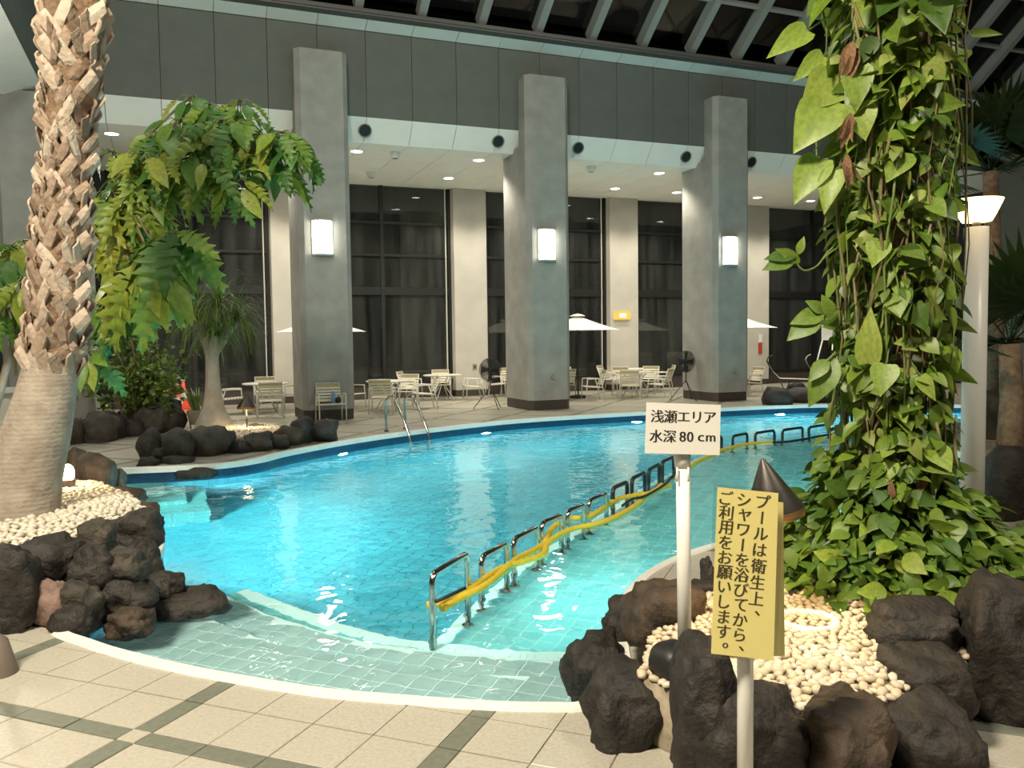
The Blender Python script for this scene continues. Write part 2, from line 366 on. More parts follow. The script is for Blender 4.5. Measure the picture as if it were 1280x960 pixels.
def extrude_tris(mb, V, fs, z0, z1, bottom=False):
    """flat region with top at z1 and side walls down to z0"""
    used = sorted({i for f in fs for i in f}); ix = {k: j for j, k in enumerate(used)}; n = len(used)
    vs = [(V[k].x, V[k].y, z1) for k in used]+[(V[k].x, V[k].y, z0) for k in used]
    F2 = []; edges = {}
    for f in fs:
        g = [ix[i] for i in f]
        a = sum(V[f[i]].x*V[f[(i+1) % len(f)]].y-V[f[(i+1) % len(f)]].x*V[f[i]].y for i in range(len(f)))
        if a < 0: g.reverse()
        F2.append(tuple(g))
        if bottom: F2.append(tuple(i+n for i in reversed(g)))
        for i in range(len(g)): edges[(g[i], g[(i+1) % len(g)])] = 1
    if z0 != z1:
        for (a, b) in edges:
            if (b, a) not in edges: F2.append((a, a+n, b+n, b))
    mb.add(vs, F2); return mb

# ------------------------------------------------------------------ floor (deck) with paving pieces
RECT = [(-9, -4), (24, -4), (24, 24), (-9, 24)]
def deck_mat():
    m = mat('paving_far', (.5, .44, .34), .45); nt = m.node_tree; N = nt.nodes; L = nt.links; b = N['Principled BSDF']
    tc = N.new('ShaderNodeTexCoord'); sp = N.new('ShaderNodeSeparateXYZ'); L.new(tc.outputs['Object'], sp.inputs[0])
    def math_(op, a, bb=None):
        n = N.new('ShaderNodeMath'); n.operation = op
        for k, v in ((0, a), (1, bb)):
            if v is None: continue
            if isinstance(v, (int, float)): n.inputs[k].default_value = v
            else: L.new(v, n.inputs[k])
        return n.outputs[0]
    def lin(d): return math_('ADD', math_('MULTIPLY', sp.outputs[0], d.x), math_('MULTIPLY', sp.outputs[1], d.y))
    res = []
    for d, off in ((TA, 2.57), (TB, 1.411)):
        u = math_('FLOORED_MODULO', math_('SUBTRACT', lin(d), off), 1.3)
        band = math_('LESS_THAN', u, .1)
        q = math_('FLOORED_MODULO', math_('SUBTRACT', u, .1), .3)
        j = math_('LESS_THAN', q, .008)
        res += [band, j]
    x = math_('ABSOLUTE', math_('SUBTRACT', res[0], res[2])); jj = math_('MAXIMUM', res[1], res[3])
    nz = N.new('ShaderNodeTexNoise'); nz.inputs['Scale'].default_value = 3; L.new(tc.outputs['Object'], nz.inputs[0])
    r = N.new('ShaderNodeValToRGB'); r.color_ramp.elements[0].color = (.32, .295, .235, 1); r.color_ramp.elements[1].color = (.41, .38, .305, 1); L.new(nz.outputs[0], r.inputs[0])
    m1 = N.new('ShaderNodeMixRGB'); L.new(jj, m1.inputs[0]); L.new(r.outputs[0], m1.inputs[1]); m1.inputs[2].default_value = (.2, .165, .12, 1)
    m2 = N.new('ShaderNodeMixRGB'); L.new(x, m2.inputs[0]); L.new(m1.outputs[0], m2.inputs[1]); m2.inputs[2].default_value = (.135, .145, .11, 1)
    L.new(m2.outputs[0], b.inputs['Base Color']); return m
V, fs = cdt([(RECT, True), (POOL, True)], lambda c: not inside(c, POOL) and inside(c, RECT))
floor = extrude_tris(MB(), V, fs, -.12, -.006).build('floor', deck_mat(), kind='structure', label='beige stone paved pool deck with dark green bands')
def cells(lo, hi, off):
    k0 = math.floor((lo-off)/1.3); out = []
    for k in range(k0, math.floor((hi-off)/1.3)+1):
        s = off+k*1.3; out.append((s, s+.1, True))
        for i in range(4): out.append((s+.1+i*.3, s+.4+i*.3, False))
    return out
proj_ok = lambda p: (lambda d: d > .5 and abs((Vector((*p, 0))-CP).dot(CX)/d*FPX) < 720 and (-(Vector((*p, 0))-CP).dot(CU)/d*FPX) < 560)((Vector((*p, 0))-CP).dot(CF))
_tilemesh = {}
for a0, a1, ba in cells(1.2, 8.0, 2.57):
    for b0, b1, bb in cells(-2.5, 8.5, 1.411):
        c = TA*((a0+a1)/2)+TB*((b0+b1)/2)
        if not proj_ok(c) or depth((c.x, c.y, 0)) > 6.6 or c.x > 4.2: continue
        g = .0025; qa = [(a0+g, b0+g), (a1-g, b0+g), (a1-g, b1-g), (a0+g, b1-g)]
        q = [TA*a+TB*b for a, b in qa]
        ins = [inside(p, POOL) for p in q]
        near = min((p-c).length for p in POOL) < .3
        if all(ins) and not near: continue
        m = M['green'] if ba != bb else M['beige']
        if near or any(ins):
            V, fs = cdt([(q, True), (POOL, True)], lambda p: inside(p, q) and not inside(p, POOL))
            if not fs: continue
            extrude_tris(MB(), V, fs, -.03, 0).build('tile', m, floor)
        else:
            key = (round(a1-a0, 2), round(b1-b0, 2), m.name)
            if key not in _tilemesh:
                hw, hh = (a1-a0)/2-g, (b1-b0)/2-g; e = .003
                mb = MB(); mb.add([(-hw, -hh, -.03), (hw, -hh, -.03), (hw, hh, -.03), (-hw, hh, -.03), (-hw, -hh, -e), (hw, -hh, -e), (hw, hh, -e), (-hw, hh, -e), (-hw+e, -hh+e, 0), (hw-e, -hh+e, 0), (hw-e, hh-e, 0), (-hw+e, hh-e, 0)],
                    [(0,1,5,4),(1,2,6,5),(2,3,7,6),(3,0,4,7),(4,5,9,8),(5,6,10,9),(6,7,11,10),(7,4,8,11),(8,9,10,11)])
                _tilemesh[key] = mb.mesh('tile', m)
            link('tile', _tilemesh[key], floor, (c.x, c.y, random.uniform(-.0012, .0012)), (0, 0, ANG))

# ------------------------------------------------------------------ pool basin
WZ = -.17; DEEP, SHAL, T1, T2 = -1.5, -.95, -.46, -.66
basin = link('pool_basin', None, kind='structure', label='free-form swimming pool basin lined with small tiles')
n = len(POOL)
mb = MB()                                                     # white rim
for zt, zb, pa, pb in ((.012, .012, POOL, INNER),):
    vs = [(p.x, p.y, .0) for p in POOL]+[(p.x, p.y, .014) for p in offset(POOL, .008)]+[(p.x, p.y, .014) for p in offset(POOL, CW-.01)]+[(p.x, p.y, .004) for p in INNER]+[(p.x, p.y, -.065) for p in INNER]+[(p.x, p.y, -.065) for p in offset(POOL, .02)]
    fs = [(k*n+i, k*n+(i+1) % n, (k+1)*n+(i+1) % n, (k+1)*n+i) for k in range(5) for i in range(n)]
    mb.add(vs, fs)
mb.build('coping', M['coping'], basin, label='white pool rim')
WALL = offset(POOL, CW-.02)
def ring(poly, z0, z1):
    vs = [(p.x, p.y, z1) for p in poly]+[(p.x, p.y, z0) for p in poly]
    return MB().add(vs, [(i, i+n, (i+1) % n+n, (i+1) % n) for i in range(n)])
ring(WALL, -.36, -.06).build('waterline_band', M['waterline'], basin, label='dark blue tile band at the waterline')
ring(WALL, DEEP, -.36).build('basin_wall', M['poolwall'], basin)
V, fs = cdt([(WALL, True)], lambda c: inside(c, WALL))
extrude_tris(MB(), V, fs, DEEP, DEEP).build('basin_floor', M['poolfloor'], basin)
DIV = [(p.x, p.y) for p in catmull([(1.30, 4.9, 0), (1.62, 5.3, 0), (2.3, 6.1, 0), (3.06, 6.92, 0), (3.95, 7.7, 0), (5.3, 8.95, 0), (6.62, 10.1, 0), (8.66, 11.7, 0), (9.6, 11.95, 0), (11.3, 12.25, 0), (14, 12.6, 0), (19, 12.9, 0)], 4)]
DIV = [(x-.09, y+.1) for x, y in DIV]
SHREG = DIV+[(19, 0), (1.5, 0), (.9, 4.5)]
V, fs = cdt([(WALL, True), (SHREG, True)], lambda c: inside(c, WALL) and inside(c, SHREG))
extrude_tris(MB(), V, fs, DEEP-.02, SHAL).build('shallow_floor', M['poolshallow'], basin)
mb = MB()
for i in range(len(DIV)-1):                                   # pale nosing along the ledge under the rails
    a, b = Vector(DIV[i]), Vector(DIV[i+1]); t = (b-a).normalized(); nn = Vector((t.y, -t.x))*.09
    mb.slab([(*a, SHAL), (*(a+nn), SHAL), (*(b+nn), SHAL), (*b, SHAL)], (0, 0, 1), .012)
mb.build('ledge_nosing', M['nosing'], basin)
# entry steps along the near rim
NEAR = [Vector((p.x, p.y)) for p in catmull([(x, y, 0) for x, y in ((-1.15, 6.3), (-.74, 5.44), (-.27, 4.70), (.25, 4.13), (.91, 3.60), (1.47, 3.27), (2.1, 3.0), (2.9, 2.75))], 6)]
def off_open(P, d):
    out = []
    for i in range(len(P)):
        t = (P[min(i+1, len(P)-1)]-P[max(i-1, 0)]).normalized(); out.append(P[i]+Vector((-t.y, t.x))*d)
    return out
W1, W2, W3 = 1.12, 1.55, 1.85
STEPS = ((W1, T1), (W2, T2), (W3, -.84))
regs = []
prev = None
for wd, z in STEPS:
    far = off_open(NEAR, wd); reg = off_open(NEAR, -.3)+list(reversed(far))
    regs.append((reg, z))
for k, (reg, z) in enumerate(regs):
    V, fs = cdt([(WALL, True), (reg, True)], lambda c: inside(c, WALL) and inside(c, reg))
    st = extrude_tris(MB(), V, fs, DEEP-.02-k*.01, z-.008).build('step', M['poolgrout'] if k < 2 else M['poolshallow'], basin)
    far = off_open(NEAR, STEPS[k][0]); mb = MB(); nw = (.0, .022, .13)[k]
    if k == 0: far = far[:0]
    for i in range(len(far)-1):
        a, b = far[i], far[i+1]; t = (b-a).normalized(); nn = Vector((t.y, -t.x))*nw
        if not (inside(a, WALL) and inside(b, WALL)): continue
        mb.slab([(*a, z-.004), (*(a+nn), z-.004), (*(b+nn), z-.004), (*b, z-.004)], (0, 0, 1), .008)
    if k: mb.build('step_nosing', M['nosing'], basin)
    if k < 2:
        cnt = 0
        lo = regs[k-1][0] if k else None
        for ia in range(0, 60):
            for ib in range(-40, 60):
                a0, b0 = ia*.15, ib*.15; c = TA*(a0+.075)+TB*(b0+.075)
                if not inside(c, reg) or (lo and inside(c, lo)) or not inside(c, WALL) or c.x > 2.3: continue
                key = 'pt'
                if key not in _tilemesh: _tilemesh[key] = MB().box((-.069, -.069, -.006), (.069, .069, 0)).mesh('pool_tile', M['pooltile'])
                q = [TA*a+TB*b for a, b in ((a0, b0), (a0+.15, b0), (a0+.15, b0+.15), (a0, b0+.15))]
                if all(inside(p, reg) and inside(p, WALL) and not (lo and inside(p, lo)) for p in q):
                    link('pool_tile', _tilemesh[key], basin, (c.x, c.y, z), (0, 0, ANG))
                else:
                    q = [TA*a+TB*b for a, b in ((a0+.006, b0+.006), (a0+.144, b0+.006), (a0+.144, b0+.144), (a0+.006, b0+.144))]
                    V, fs = cdt([(q, True), (WALL, True), (reg, True)]+([(lo, True)] if lo else []), lambda p: inside(p, q) and inside(p, WALL) and inside(p, reg) and not (lo and inside(p, lo)))
                    if fs: extrude_tris(MB(), V, fs, z-.006, z).build('pool_tile', M['pooltile'], basin)
# steps in the far left bay
for k, (yy, z) in enumerate(((10.2, -.9), (10.7, -.66), (11.3, -.42))):
    reg = [Vector(p) for p in ((-2.5, yy), (.35-.25*k, yy+.2), (.35-.25*k, 13), (-2.5, 13))]
    V, fs = cdt([(WALL, True), (reg, True)], lambda c: inside(c, WALL) and inside(c, reg))
    if fs: extrude_tris(MB(), V, fs, DEEP-.02, z).build('bay_step', M['poolshallow'], basin)
# water surface
V, fs = cdt([(WALL, True)], lambda c: inside(c, WALL))
extrude_tris(MB(), V, fs, WZ, WZ).build('pool_water', M['water'], kind='stuff', label='rippled turquoise pool water lit from below', category='water')

# underwater lamps on the walls
def pool_lamp(p, target, power, label, col=CYAN):
    c = sum(POOL, Vector((0, 0)))/n
    p = Vector(p); i = min(range(n), key=lambda k: (WALL[k]-p).length); q = WALL[i]
    t = (WALL[(i+1) % n]-WALL[i-1]).normalized(); nn = Vector((-t.y, t.x, 0))
    o = thing('pool_lamp', label, 'pool light', (q.x, q.y, -.40), group='underwater lamps'); Mx = nn.to_track_quat('Z', 'Y').to_matrix().to_4x4()
    MB().lathe([(.13, 0), (.15, .01), (.15, .03), (.125, .035)], 20, Mx).build('bezel', M['chrome'], o)
    MB().lathe([(.0, .03), (.07, .028), (.125, .02)], 20, Mx).build('lens', M['pl'], o)
    l = lamp('lamp', 'SPOT', Vector((q.x, q.y, -.40))+nn*.09, power, col, .10, 155, Vector((q.x, q.y, -.85))+nn*1.0, .35)
for p, pw, lb in (((2.45, 13.8), 620, 'glowing underwater lamp on far pool wall left of the ladder'), ((5.5, 15.5), 620, 'glowing underwater lamp on far pool wall right of the ladder'),
                  ((9.3, 15.95), 620, 'glowing underwater lamp on far pool wall behind the white sign'), ((13.0, 15.8), 620, 'glowing underwater lamp on far wall right of the white sign'),
                  ((-.38, 9.5), 1200, 'brightest underwater lamp beside the rocks under the palm'), ((3.4, 5.2), 110, 'underwater lamp below the rocks near the white sign'),
                  ((8.3, 6.2), 600, 'underwater lamp on near wall behind the climber'), ((16.6, 11.8), 600, 'underwater lamp at the right end of the pool')):
    pool_lamp(p, None, pw, lb)

# ------------------------------------------------------------------ back wall, soffit, columns
X0, X1, SP = -2.08, 23.0, 1.02
wall = link('wall_back', None, kind='structure', label='grey panelled bulkhead above the columns')
MB().box((X0-.2, 18.13, 6.47), (X1, 18.4, 9.0)).build('backing', M['dark'], wall)
_pm = {}
nx = 25
for k in range(nx):
    xa = X0+.0+k*SP; 
    for nm, q, nr, mm in (('fascia_panel', [(0, 18.1, 6.45), (SP-.012, 18.1, 6.45), (SP-.012, 18.1, 8.26), (0, 18.1, 8.26)], (0, 1, 0), 'fascia'),
                          ('sloped_panel', [(0, 18.1, 6.45), (0, 18.48, 5.99), (SP-.012, 18.48, 5.99), (SP-.012, 18.1, 6.45)], (0, .77, .64), 'white'),
                          ('band_panel', [(0, 18.1, 8.275), (SP-.012, 18.1, 8.275), (SP-.012, 17.8, 8.395), (0, 17.8, 8.395)], (0, .4, .9), 'white')):
        if nm not in _pm: _pm[nm] = MB().slab(q, nr, .025).mesh(nm, M[mm])
        link(nm, _pm[nm], wall, (xa+.006, 0, 0))
MB().box((X0-.2, 17.55, 8.40), (X1, 18.3, 8.45)).box((X0-.2, 17.52, 8.44), (X1, 17.62, 8.52)).build('roof_ledge', M['ledge'], wall)
ceil = link('ceiling', None, kind='structure', label='white panelled soffit with recessed lamps')
MB().box((X0-.6, 18.5, 6.03), (X1, 23.8, 6.1)).build('backing', M['dark'], ceil)
pm = {}
for k in range(nx):
    for ya, yb in ((18.48, 20.0), (20.0, 21.55), (21.55, 23.6)):
        if ya not in pm: pm[ya] = MB().box((.004, ya+.003, 6.0), (SP-.008, yb-.003, 6.028)).mesh('soffit_panel', M['soffit'])
        link('soffit_panel', pm[ya], ceil, (X0+k*SP, 0, 0))
def octa(w, d0, d1, ch): return [(-w/2+ch, d0), (w/2-ch, d0), (w/2, d0+ch), (w/2, d1), (-w/2, d1), (-w/2, d0+ch)]
CXS = (3.02, 8.12, 13.22)
LBL = ('thick grey concrete column behind the pool ladder, left of three', 'thick grey concrete column in the middle of three', 'thick grey concrete column behind the white depth sign')
for x, lb in zip(CXS, LBL):
    o = thing('column', lb, 'column', (x, 0, 0), group='columns along the far deck', kind='structure')
    mb = MB().prism(octa(1.08, 17.65, 19.1, .11), .22, 6.1); sh = mb.build('shaft', M['concrete'], o)
    top = MB().prism(octa(1.08, 17.65, 18.12, .11), 6.1, 7.62); top.build('shaft_head', M['concrete'], o)
    MB().prism(octa(1.05, 17.665, 19.09, .10), 0, .22).build('plinth', M['plinth'], o)
    MB().lathe([(.0, .03), (.05, .03), (.06, 0)], 12, Matrix.Translation((.05, 17.64, .75)) @ Matrix.Rotation(pi/2, 4, 'X')).build('cover_plate', M['grey'], o)
o = thing('column', 'broad corner column behind the palm trunk', 'column', (-2.15, 0, 0), kind='structure')
MB().prism(octa(1.5, 17.75, 19.0, .11), .2, 6.3).build('shaft', M['concrete'], o); MB().prism(octa(1.47, 17.77, 18.98, .1), 0, .2).build('plinth', M['plinth'], o)

# wall sconces
def sconce(x, label):
    o = thing('wall_sconce', label, 'wall lamp', (x, 17.645, 3.79), group='sconces on the columns')
    MB().box((-.21, -.02, -.37), (.21, .0, .37)).build('back_plate', M['plastic'], o)
    prof = [(.20, -.33), (.205, 0), (.20, .33)]
    Mx = Matrix.Translation((0, -.02, 0)) @ Matrix.Diagonal((1, .75, 1, 1))
    mb = MB()
    for r, z in ((.2, -.33),): mb.lathe([(0, -.33), (.2, -.33), (.2, .33), (0, .33)], 14, Mx, pi, 2*pi)
    shd = mb.build('shade', M['glow'], o)
    mb = MB()
    for k in range(7):
        a = pi+pi*k/6; p = Mx @ Vector((.205*cos(a), .205*sin(a), 0)); mb.box((p.x-.006, p.y-.006, -.34), (p.x+.006, p.y+.006, .34))
    mb.build('ribs', M['plastic'], shd, kind='stuff')
    for z in (-.36, .335): MB().lathe([(0, z), (.215, z), (.215, z+.025), (0, z+.025)], 14, Mx, pi, 2*pi).build('cap', M['alu'], shd)
for x, lb in zip((2.95, 8.04, 13.10), ('lit frosted wall sconce on the left column', 'lit frosted wall sconce on the middle column', 'lit frosted wall sconce on the right column')): sconce(x, lb)

# recessed lamps, nozzles, speakers
DLN = []
cxs = [-2.08]+list(CXS)+[18.32]
k = 0
names = ['leftmost column', 'left sconce column', 'middle sconce column', 'right sconce column', 'climber']
for ci, x in enumerate(cxs):
    for sx in (-1.06, 1.06):
        for y in (19.4, 21.8):
            px = x+sx
            if px < -2.2 or px > 21: continue
            o = thing('recessed_downlight', 'lit recessed downlight in the soffit, %s row, %s of the %s' % ('front' if y < 20 else 'rear', 'left' if sx < 0 else 'right', names[ci]), 'downlight', (px, y, 6.0), group='downlights in the soffit')
            MB().lathe([(.13, 0), (.15, -.012), (.165, -.004), (.165, .0)], 20).build('trim_ring', M['plastic'], o)
            MB().lathe([(0, -.003), (.128, -.003)], 20).build('lens', M['dl'], o)
            lamp('lamp', 'SPOT', (px, y, 5.93), 285, NEUT, .1, 125, (px, y, 0), .6)
sl = Vector((0, -.777, -.409))
for p, lb in (((4.03, 18.29, 6.22), 'black round air nozzle on sloped panel right of left column'), ((7.13, 18.29, 6.22), 'black round air nozzle just left of middle column'), ((9.19, 18.29, 6.22), 'black round air nozzle just right of middle column'),
              ((12.24, 18.29, 6.22), 'black round air nozzle just left of right column'), ((14.27, 18.29, 6.22), 'black round air nozzle just right of right column')):
    o = thing('air_nozzle', lb, 'air vent', tuple(Vector(p)+sl*.03), group='air nozzles on the sloped panels'); Mx = sl.to_track_quat('Z', 'Y').to_matrix().to_4x4()
    MB().lathe([(.15, -.04), (.15, .016), (.13, .02), (.125, .0)], 20, Mx).build('rim', M['grey'], o)
    MB().lathe([(.13, .006), (.07, .012), (0, .012)], 20, Mx).build('louver', M['blackpl'], o)
for (px, py), lb in zip(((494, 196), (464, 220), (739, 213)), ('small white ceiling speaker between left and middle downlights', 'small white ceiling speaker close to the left column top', 'small white ceiling speaker right of the middle column')):
    p = G(px, py, 5.9); o = thing('ceiling_speaker', lb, 'speaker', (p.x, p.y, 6.0), group='ceiling speakers')
    MB().lathe([(0, -.14), (.09, -.14), (.13, 0)], 12).build('housing', M['plastic'], o); MB().lathe([(.0, -.143), (.07, -.143)], 12).build('grille', M['grey'], o)

# piers and windows
for i, x in enumerate(CXS+(18.32,)):
    o = link('wall_pier', None, None, (x, 0, 0), kind='structure', label='pale plastered pier between tall windows')
    MB().prism([(-.5, 23.15), (.5, 23.15), (.55, 23.6), (-.55, 23.6)], .18, 6.02).build('pier_face', M['pier'], o)
    MB().box((-.51, 23.14, 0), (.51, 23.6, .18)).build('baseboard', M['plinth'], o)
wi = 0
edges = [-1.4]+[v for x in CXS+(18.32,) for v in (x-.53, x+.53)]+[23.0]
for i in range(0, len(edges), 2):
    xa, xb = edges[i], edges[i+1]; wi += 1; xm = (xa+xb)/2
    o = link('window_%d' % wi, None, kind='structure', label='tall dark window with thin black frames')
    MB().box((xa, 23.40, 0), (xb, 23.6, .38)).build('sill_wall', M['plinth'], o)
    for x in (xa+.03, xm, xb-.03): MB().box((x-.05, 23.36, .38), (x+.05, 23.5, 6.0)).build('mullion', M['frame'], o)
    for z, h in ((4.97, .035), (4.06, .035), (3.05, .11), (.42, .04)): MB().box((xa, 23.38, z-h), (xb, 23.49, z+h)).build('transom', M['frame'], o)
    zs = (.42, 3.05, 4.06, 4.97, 6.0)
    for a, b in ((xa, xm), (xm, xb)):
        for z0, z1 in zip(zs, zs[1:]): MB().box((a+.02, 23.43, z0), (b-.02, 23.437, z1)).build('pane', M['wpane'], o)
    MB().box((xb-.16, 23.37, .4), (xb-.13, 23.4, 6.0)).build('guide_rail', M['alu'], o)

# skylight
sk = link('ceiling_skylight', None, kind='structure', label='sloped glass roof of dark panes between pale rafters')
SLP = .77; ux = Vector((0, -1, SLP)).normalized(); un = Vector((0, -SLP, -1)).normalized()
LEN = 13.0; NR = 19
raf = pane = pur = None
rb = Vector((0, 17.7, 8.53))
for k in range(-3, 15):
    x = 5.19+1.365*k; 
    if raf is None:
        mb = MB()
        def bar(x0, x1, d0, d1): 
            q = [rb+Vector((x0, 0, 0))+un*d0, rb+Vector((x1, 0, 0))+un*d0, rb+Vector((x1, 0, 0))+un*d0+ux*LEN, rb+Vector((x0, 0, 0))+un*d0+ux*LEN]
            return mb.slab(q, -un, d0-d1)
        bar(-.09, .09, 0.0, -.30)
        raf = mb.mesh('rafter', M['rafter'])
        q = [rb+Vector((.09, 0, 0))-un*.28+ux*.0, rb+Vector((1.275, 0, 0))-un*.28, rb+Vector((1.275, 0, 0))-un*.28+ux*1.35, rb+Vector((.09, 0, 0))-un*.28+ux*1.35]
        pane = MB().slab(q, -un, .012).mesh('pane', M['pane'])
        q = [rb+Vector((.09, 0, 0))-un*.16+ux*1.30, rb+Vector((1.275, 0, 0))-un*.16+ux*1.30, rb+Vector((1.275, 0, 0))-un*.16+ux*1.38, rb+Vector((.09, 0, 0))-un*.16+ux*1.38]
        pur = MB().slab(q, -un, .12).mesh('purlin', M['rafter'])
    if -2.2 < x < 23: link('rafter', raf, sk, (x, 0, 0))
    if -2.2 < x and x+1.3 < 23:
        for j in range(4):
            link('pane', pane, sk, Vector((x, 0, 0))+ux*1.38*j); link('purlin', pur, sk, Vector((x, 0, 0))+ux*1.38*j)

# left and right returns
wl = link('wall_left', None, kind='structure', label='grey bulkhead return with white soffit at left')
wr = link('wall_right', None, kind='structure', label='grey panelled return wall at right')
for k in range(14):
    y1 = 18.08-k*SP; y0 = y1-SP+.012
    MB().slab([(X0, y0, 6.45), (X0, y1, 6.45), (X0, y1, 9.2), (X0, y0, 9.2)], (-1, 0, 0), .03).build('fascia_panel', M['fascia'], wl)
    MB().slab([(X0, y0, 6.45), (X0-.6, y0, 6.2), (X0-.6, y1, 6.2), (X0, y1, 6.45)], (0, 0, 1), .03).build('sloped_panel', M['white'], wl)
    MB().slab([(X0-.6, y0, 6.2), (X0-3.5, y0, 6.2), (X0-3.5, y1, 6.2), (X0-.6, y1, 6.2)], (0, 0, 1), .03).build('soffit_panel', M['soffit'], wl)
    MB().slab([(X1, y0, 0), (X1, y1, 0), (X1, y1, 8.6), (X1, y0, 8.6)], (1, 0, 0), .03).build('fascia_panel', M['fascia'], wr)
o = link('window_%d' % (wi+1), None, kind='structure', label='dark window left of the palm trunk')
MB().box((-7, 18.5, .4), (-2.95, 18.51, 6.2)).build('pane', M['wpane'], o)
for x in (-2.98, -4.4, -6): MB().box((x-.06, 18.42, .4), (x+.06, 18.52, 6.2)).build('mullion', M['frame'], o)
for z in (.45, 3.05, 4.97, 6.13): MB().box((-7, 18.43, z-.05), (-2.95, 18.52, z+.05)).build('transom', M['frame'], o)
MB().box((-7, 18.4, 0), (-2.9, 18.6, .4)).build('sill_wall', M['plinth'], o)
# ------------------------------------------------------------------ rocks
def rock_mesh(seed, sx, sy, sz, rough=.28, sub=3, crag=0.):
    bm = bmesh.new(); bmesh.ops.create_icosphere(bm, subdivisions=sub, radius=1)
    o = Vector((seed*7.13, seed*3.7, seed*1.9))
    for v in bm.verts:
        p = v.co.copy()
        d = 1+rough*(noise.noise(p*1.1+o)*1.15+.55*noise.noise(p*2.4+o)+crag*(.9*abs(noise.noise(p*3.1+o*2))-.22+.32*noise.noise(p*7+o)+.16*noise.noise(p*15+o)))
        q = Vector([math.copysign(abs(c)**.8, c) for c in p])*d
        v.co = Vector((q.x*sx, q.y*sy, q.z*sz))
    m = bpy.data.meshes.new('rock'); bm.to_mesh(m); bm.free()
    m.polygons.foreach_set('use_smooth', [True]*len(m.polygons)); return m
_rs = [0]
def rock(l, t, r, b, d, mt, label, group, dz=1.0, sub=3):
    """boulder filling the surveyed box at distance d"""
    _rs[0] += 1
    c = at((l+r)/2, (t+b)/2, d); k = d/FPX; hw, hh = (r-l)/2*k, (b-t)/2*k
    dp = max(min(hw, hh*1.6), hh*.7)*dz
    m = rock_mesh(_rs[0], hw*1.02, dp, hh*1.06, .30, 4 if d < 6.5 else sub, .65); m.materials.append(M[mt])
    f = Vector((CF.x, CF.y, 0)).normalized(); c += f*dp*.3
    link('rock', m, None, c, (0, 0, atan2(f.y, f.x)-pi/2), label=label, category='rock', group=group)
GL = 'rocks around the palm bed'
for a in ((77,562,107,612,9.0,'rock_b','small brown rock at the back left beside the ground spotlight'),
          (89,572,139,622,8.6,'rock_b','brown rock lit orange by the ground spotlight'),
          (134,587,156,616,8.9,'rock_g','flat rock overhanging the pool behind the ground spotlight'),
          (111,612,172,640,7.9,'rock_b','low flat brown rock at the edge of the pebbles, far side'),
          (152,628,193,662,7.2,'rock_b','rounded brown rock at the pool edge right of the pebbles'),
          (99,649,141,698,5.5,'rock_g','rounded dark rock on top of the stack in front of the pebbles'),
          (134,645,196,698,5.9,'rock','wide black rock on top of the stack next to the pool'),
          (155,680,197,734,5.75,'rock','dark rock at the waterline under the wide black one'),
          (127,688,177,732,5.3,'rock_g','square brownish rock in the middle of the left stack'),
          (5,676,104,738,5.25,'rock','long low rock bordering the front of the pebbles'),
          (84,690,136,742,5.2,'rock','black rock between the long low rock and the square one'),
          (-22,692,43,794,4.85,'rock','tall black boulder at the left picture edge'),
          (39,730,80,782,4.92,'rock_p','pinkish split rock near the end of the white rim'),
          (68,732,126,790,4.98,'rock_g','dark grey rock right of the pinkish rock'),
          (116,725,183,777,5.25,'rock','bumpy black rock left of the one in the water'),
          (63,762,110,801,4.85,'rock','small black rock touching the white rim'),
          (180,717,224,752,5.75,'rock','black rock standing in the water at the stack end'),
          (181,738,274,790,5.75,'rock','low wet rock half under water by the entry steps'),
          (132,764,186,799,5.1,'rock_b','wet brown rock at the waterline beside the rim')):
    rock(*a[:6], a[6], GL)
GR = 'rocks around the sign bed'
for a in ((709,802,788,892,4.25,'rock','dark rock at the right end of the white pool rim'),
          (752,755,806,824,4.6,'rock','dark rock leaning behind the rim-end rock'),
          (782,733,884,815,4.15,'rock_b','large brown-black pitted rock left of the white pole'),
          (734,840,833,956,3.45,'rock','dark rock with pale streaks on the deck below the white sign'),
          (842,812,919,985,3.05,'rock','tall upright black rock in front of the white pole'),
          (879,872,1010,1010,2.95,'rock','dark rock behind the yellow sign post'),
          (1011,876,1123,1000,2.9,'rock_b','rounded dark brown rock right of the yellow sign post'),
          (1110,885,1224,990,3.05,'rock','low dark rock at lower right of the bed'),
          (1098,818,1214,920,3.35,'rock','broad grey-black rock at the right rim of the bed'),
          (1092,760,1206,822,3.65,'rock','flat-topped dark rock under the climber leaves'),
          (1205,735,1310,912,3.6,'rock','big dark rock at the right picture edge'),
          (1285,745,1400,860,4.1,'rock','dark rock partly cut by the right picture edge'),
          (877,700,893,736,4.7,'rock','small black rock peeping out behind the yellow sign'),
          (862,728,905,752,4.5,'rock','low dark rock at the water edge behind the white pole')):
    rock(*a[:6], a[6], GR)
GM = 'rocks around the ponytail palm bed'
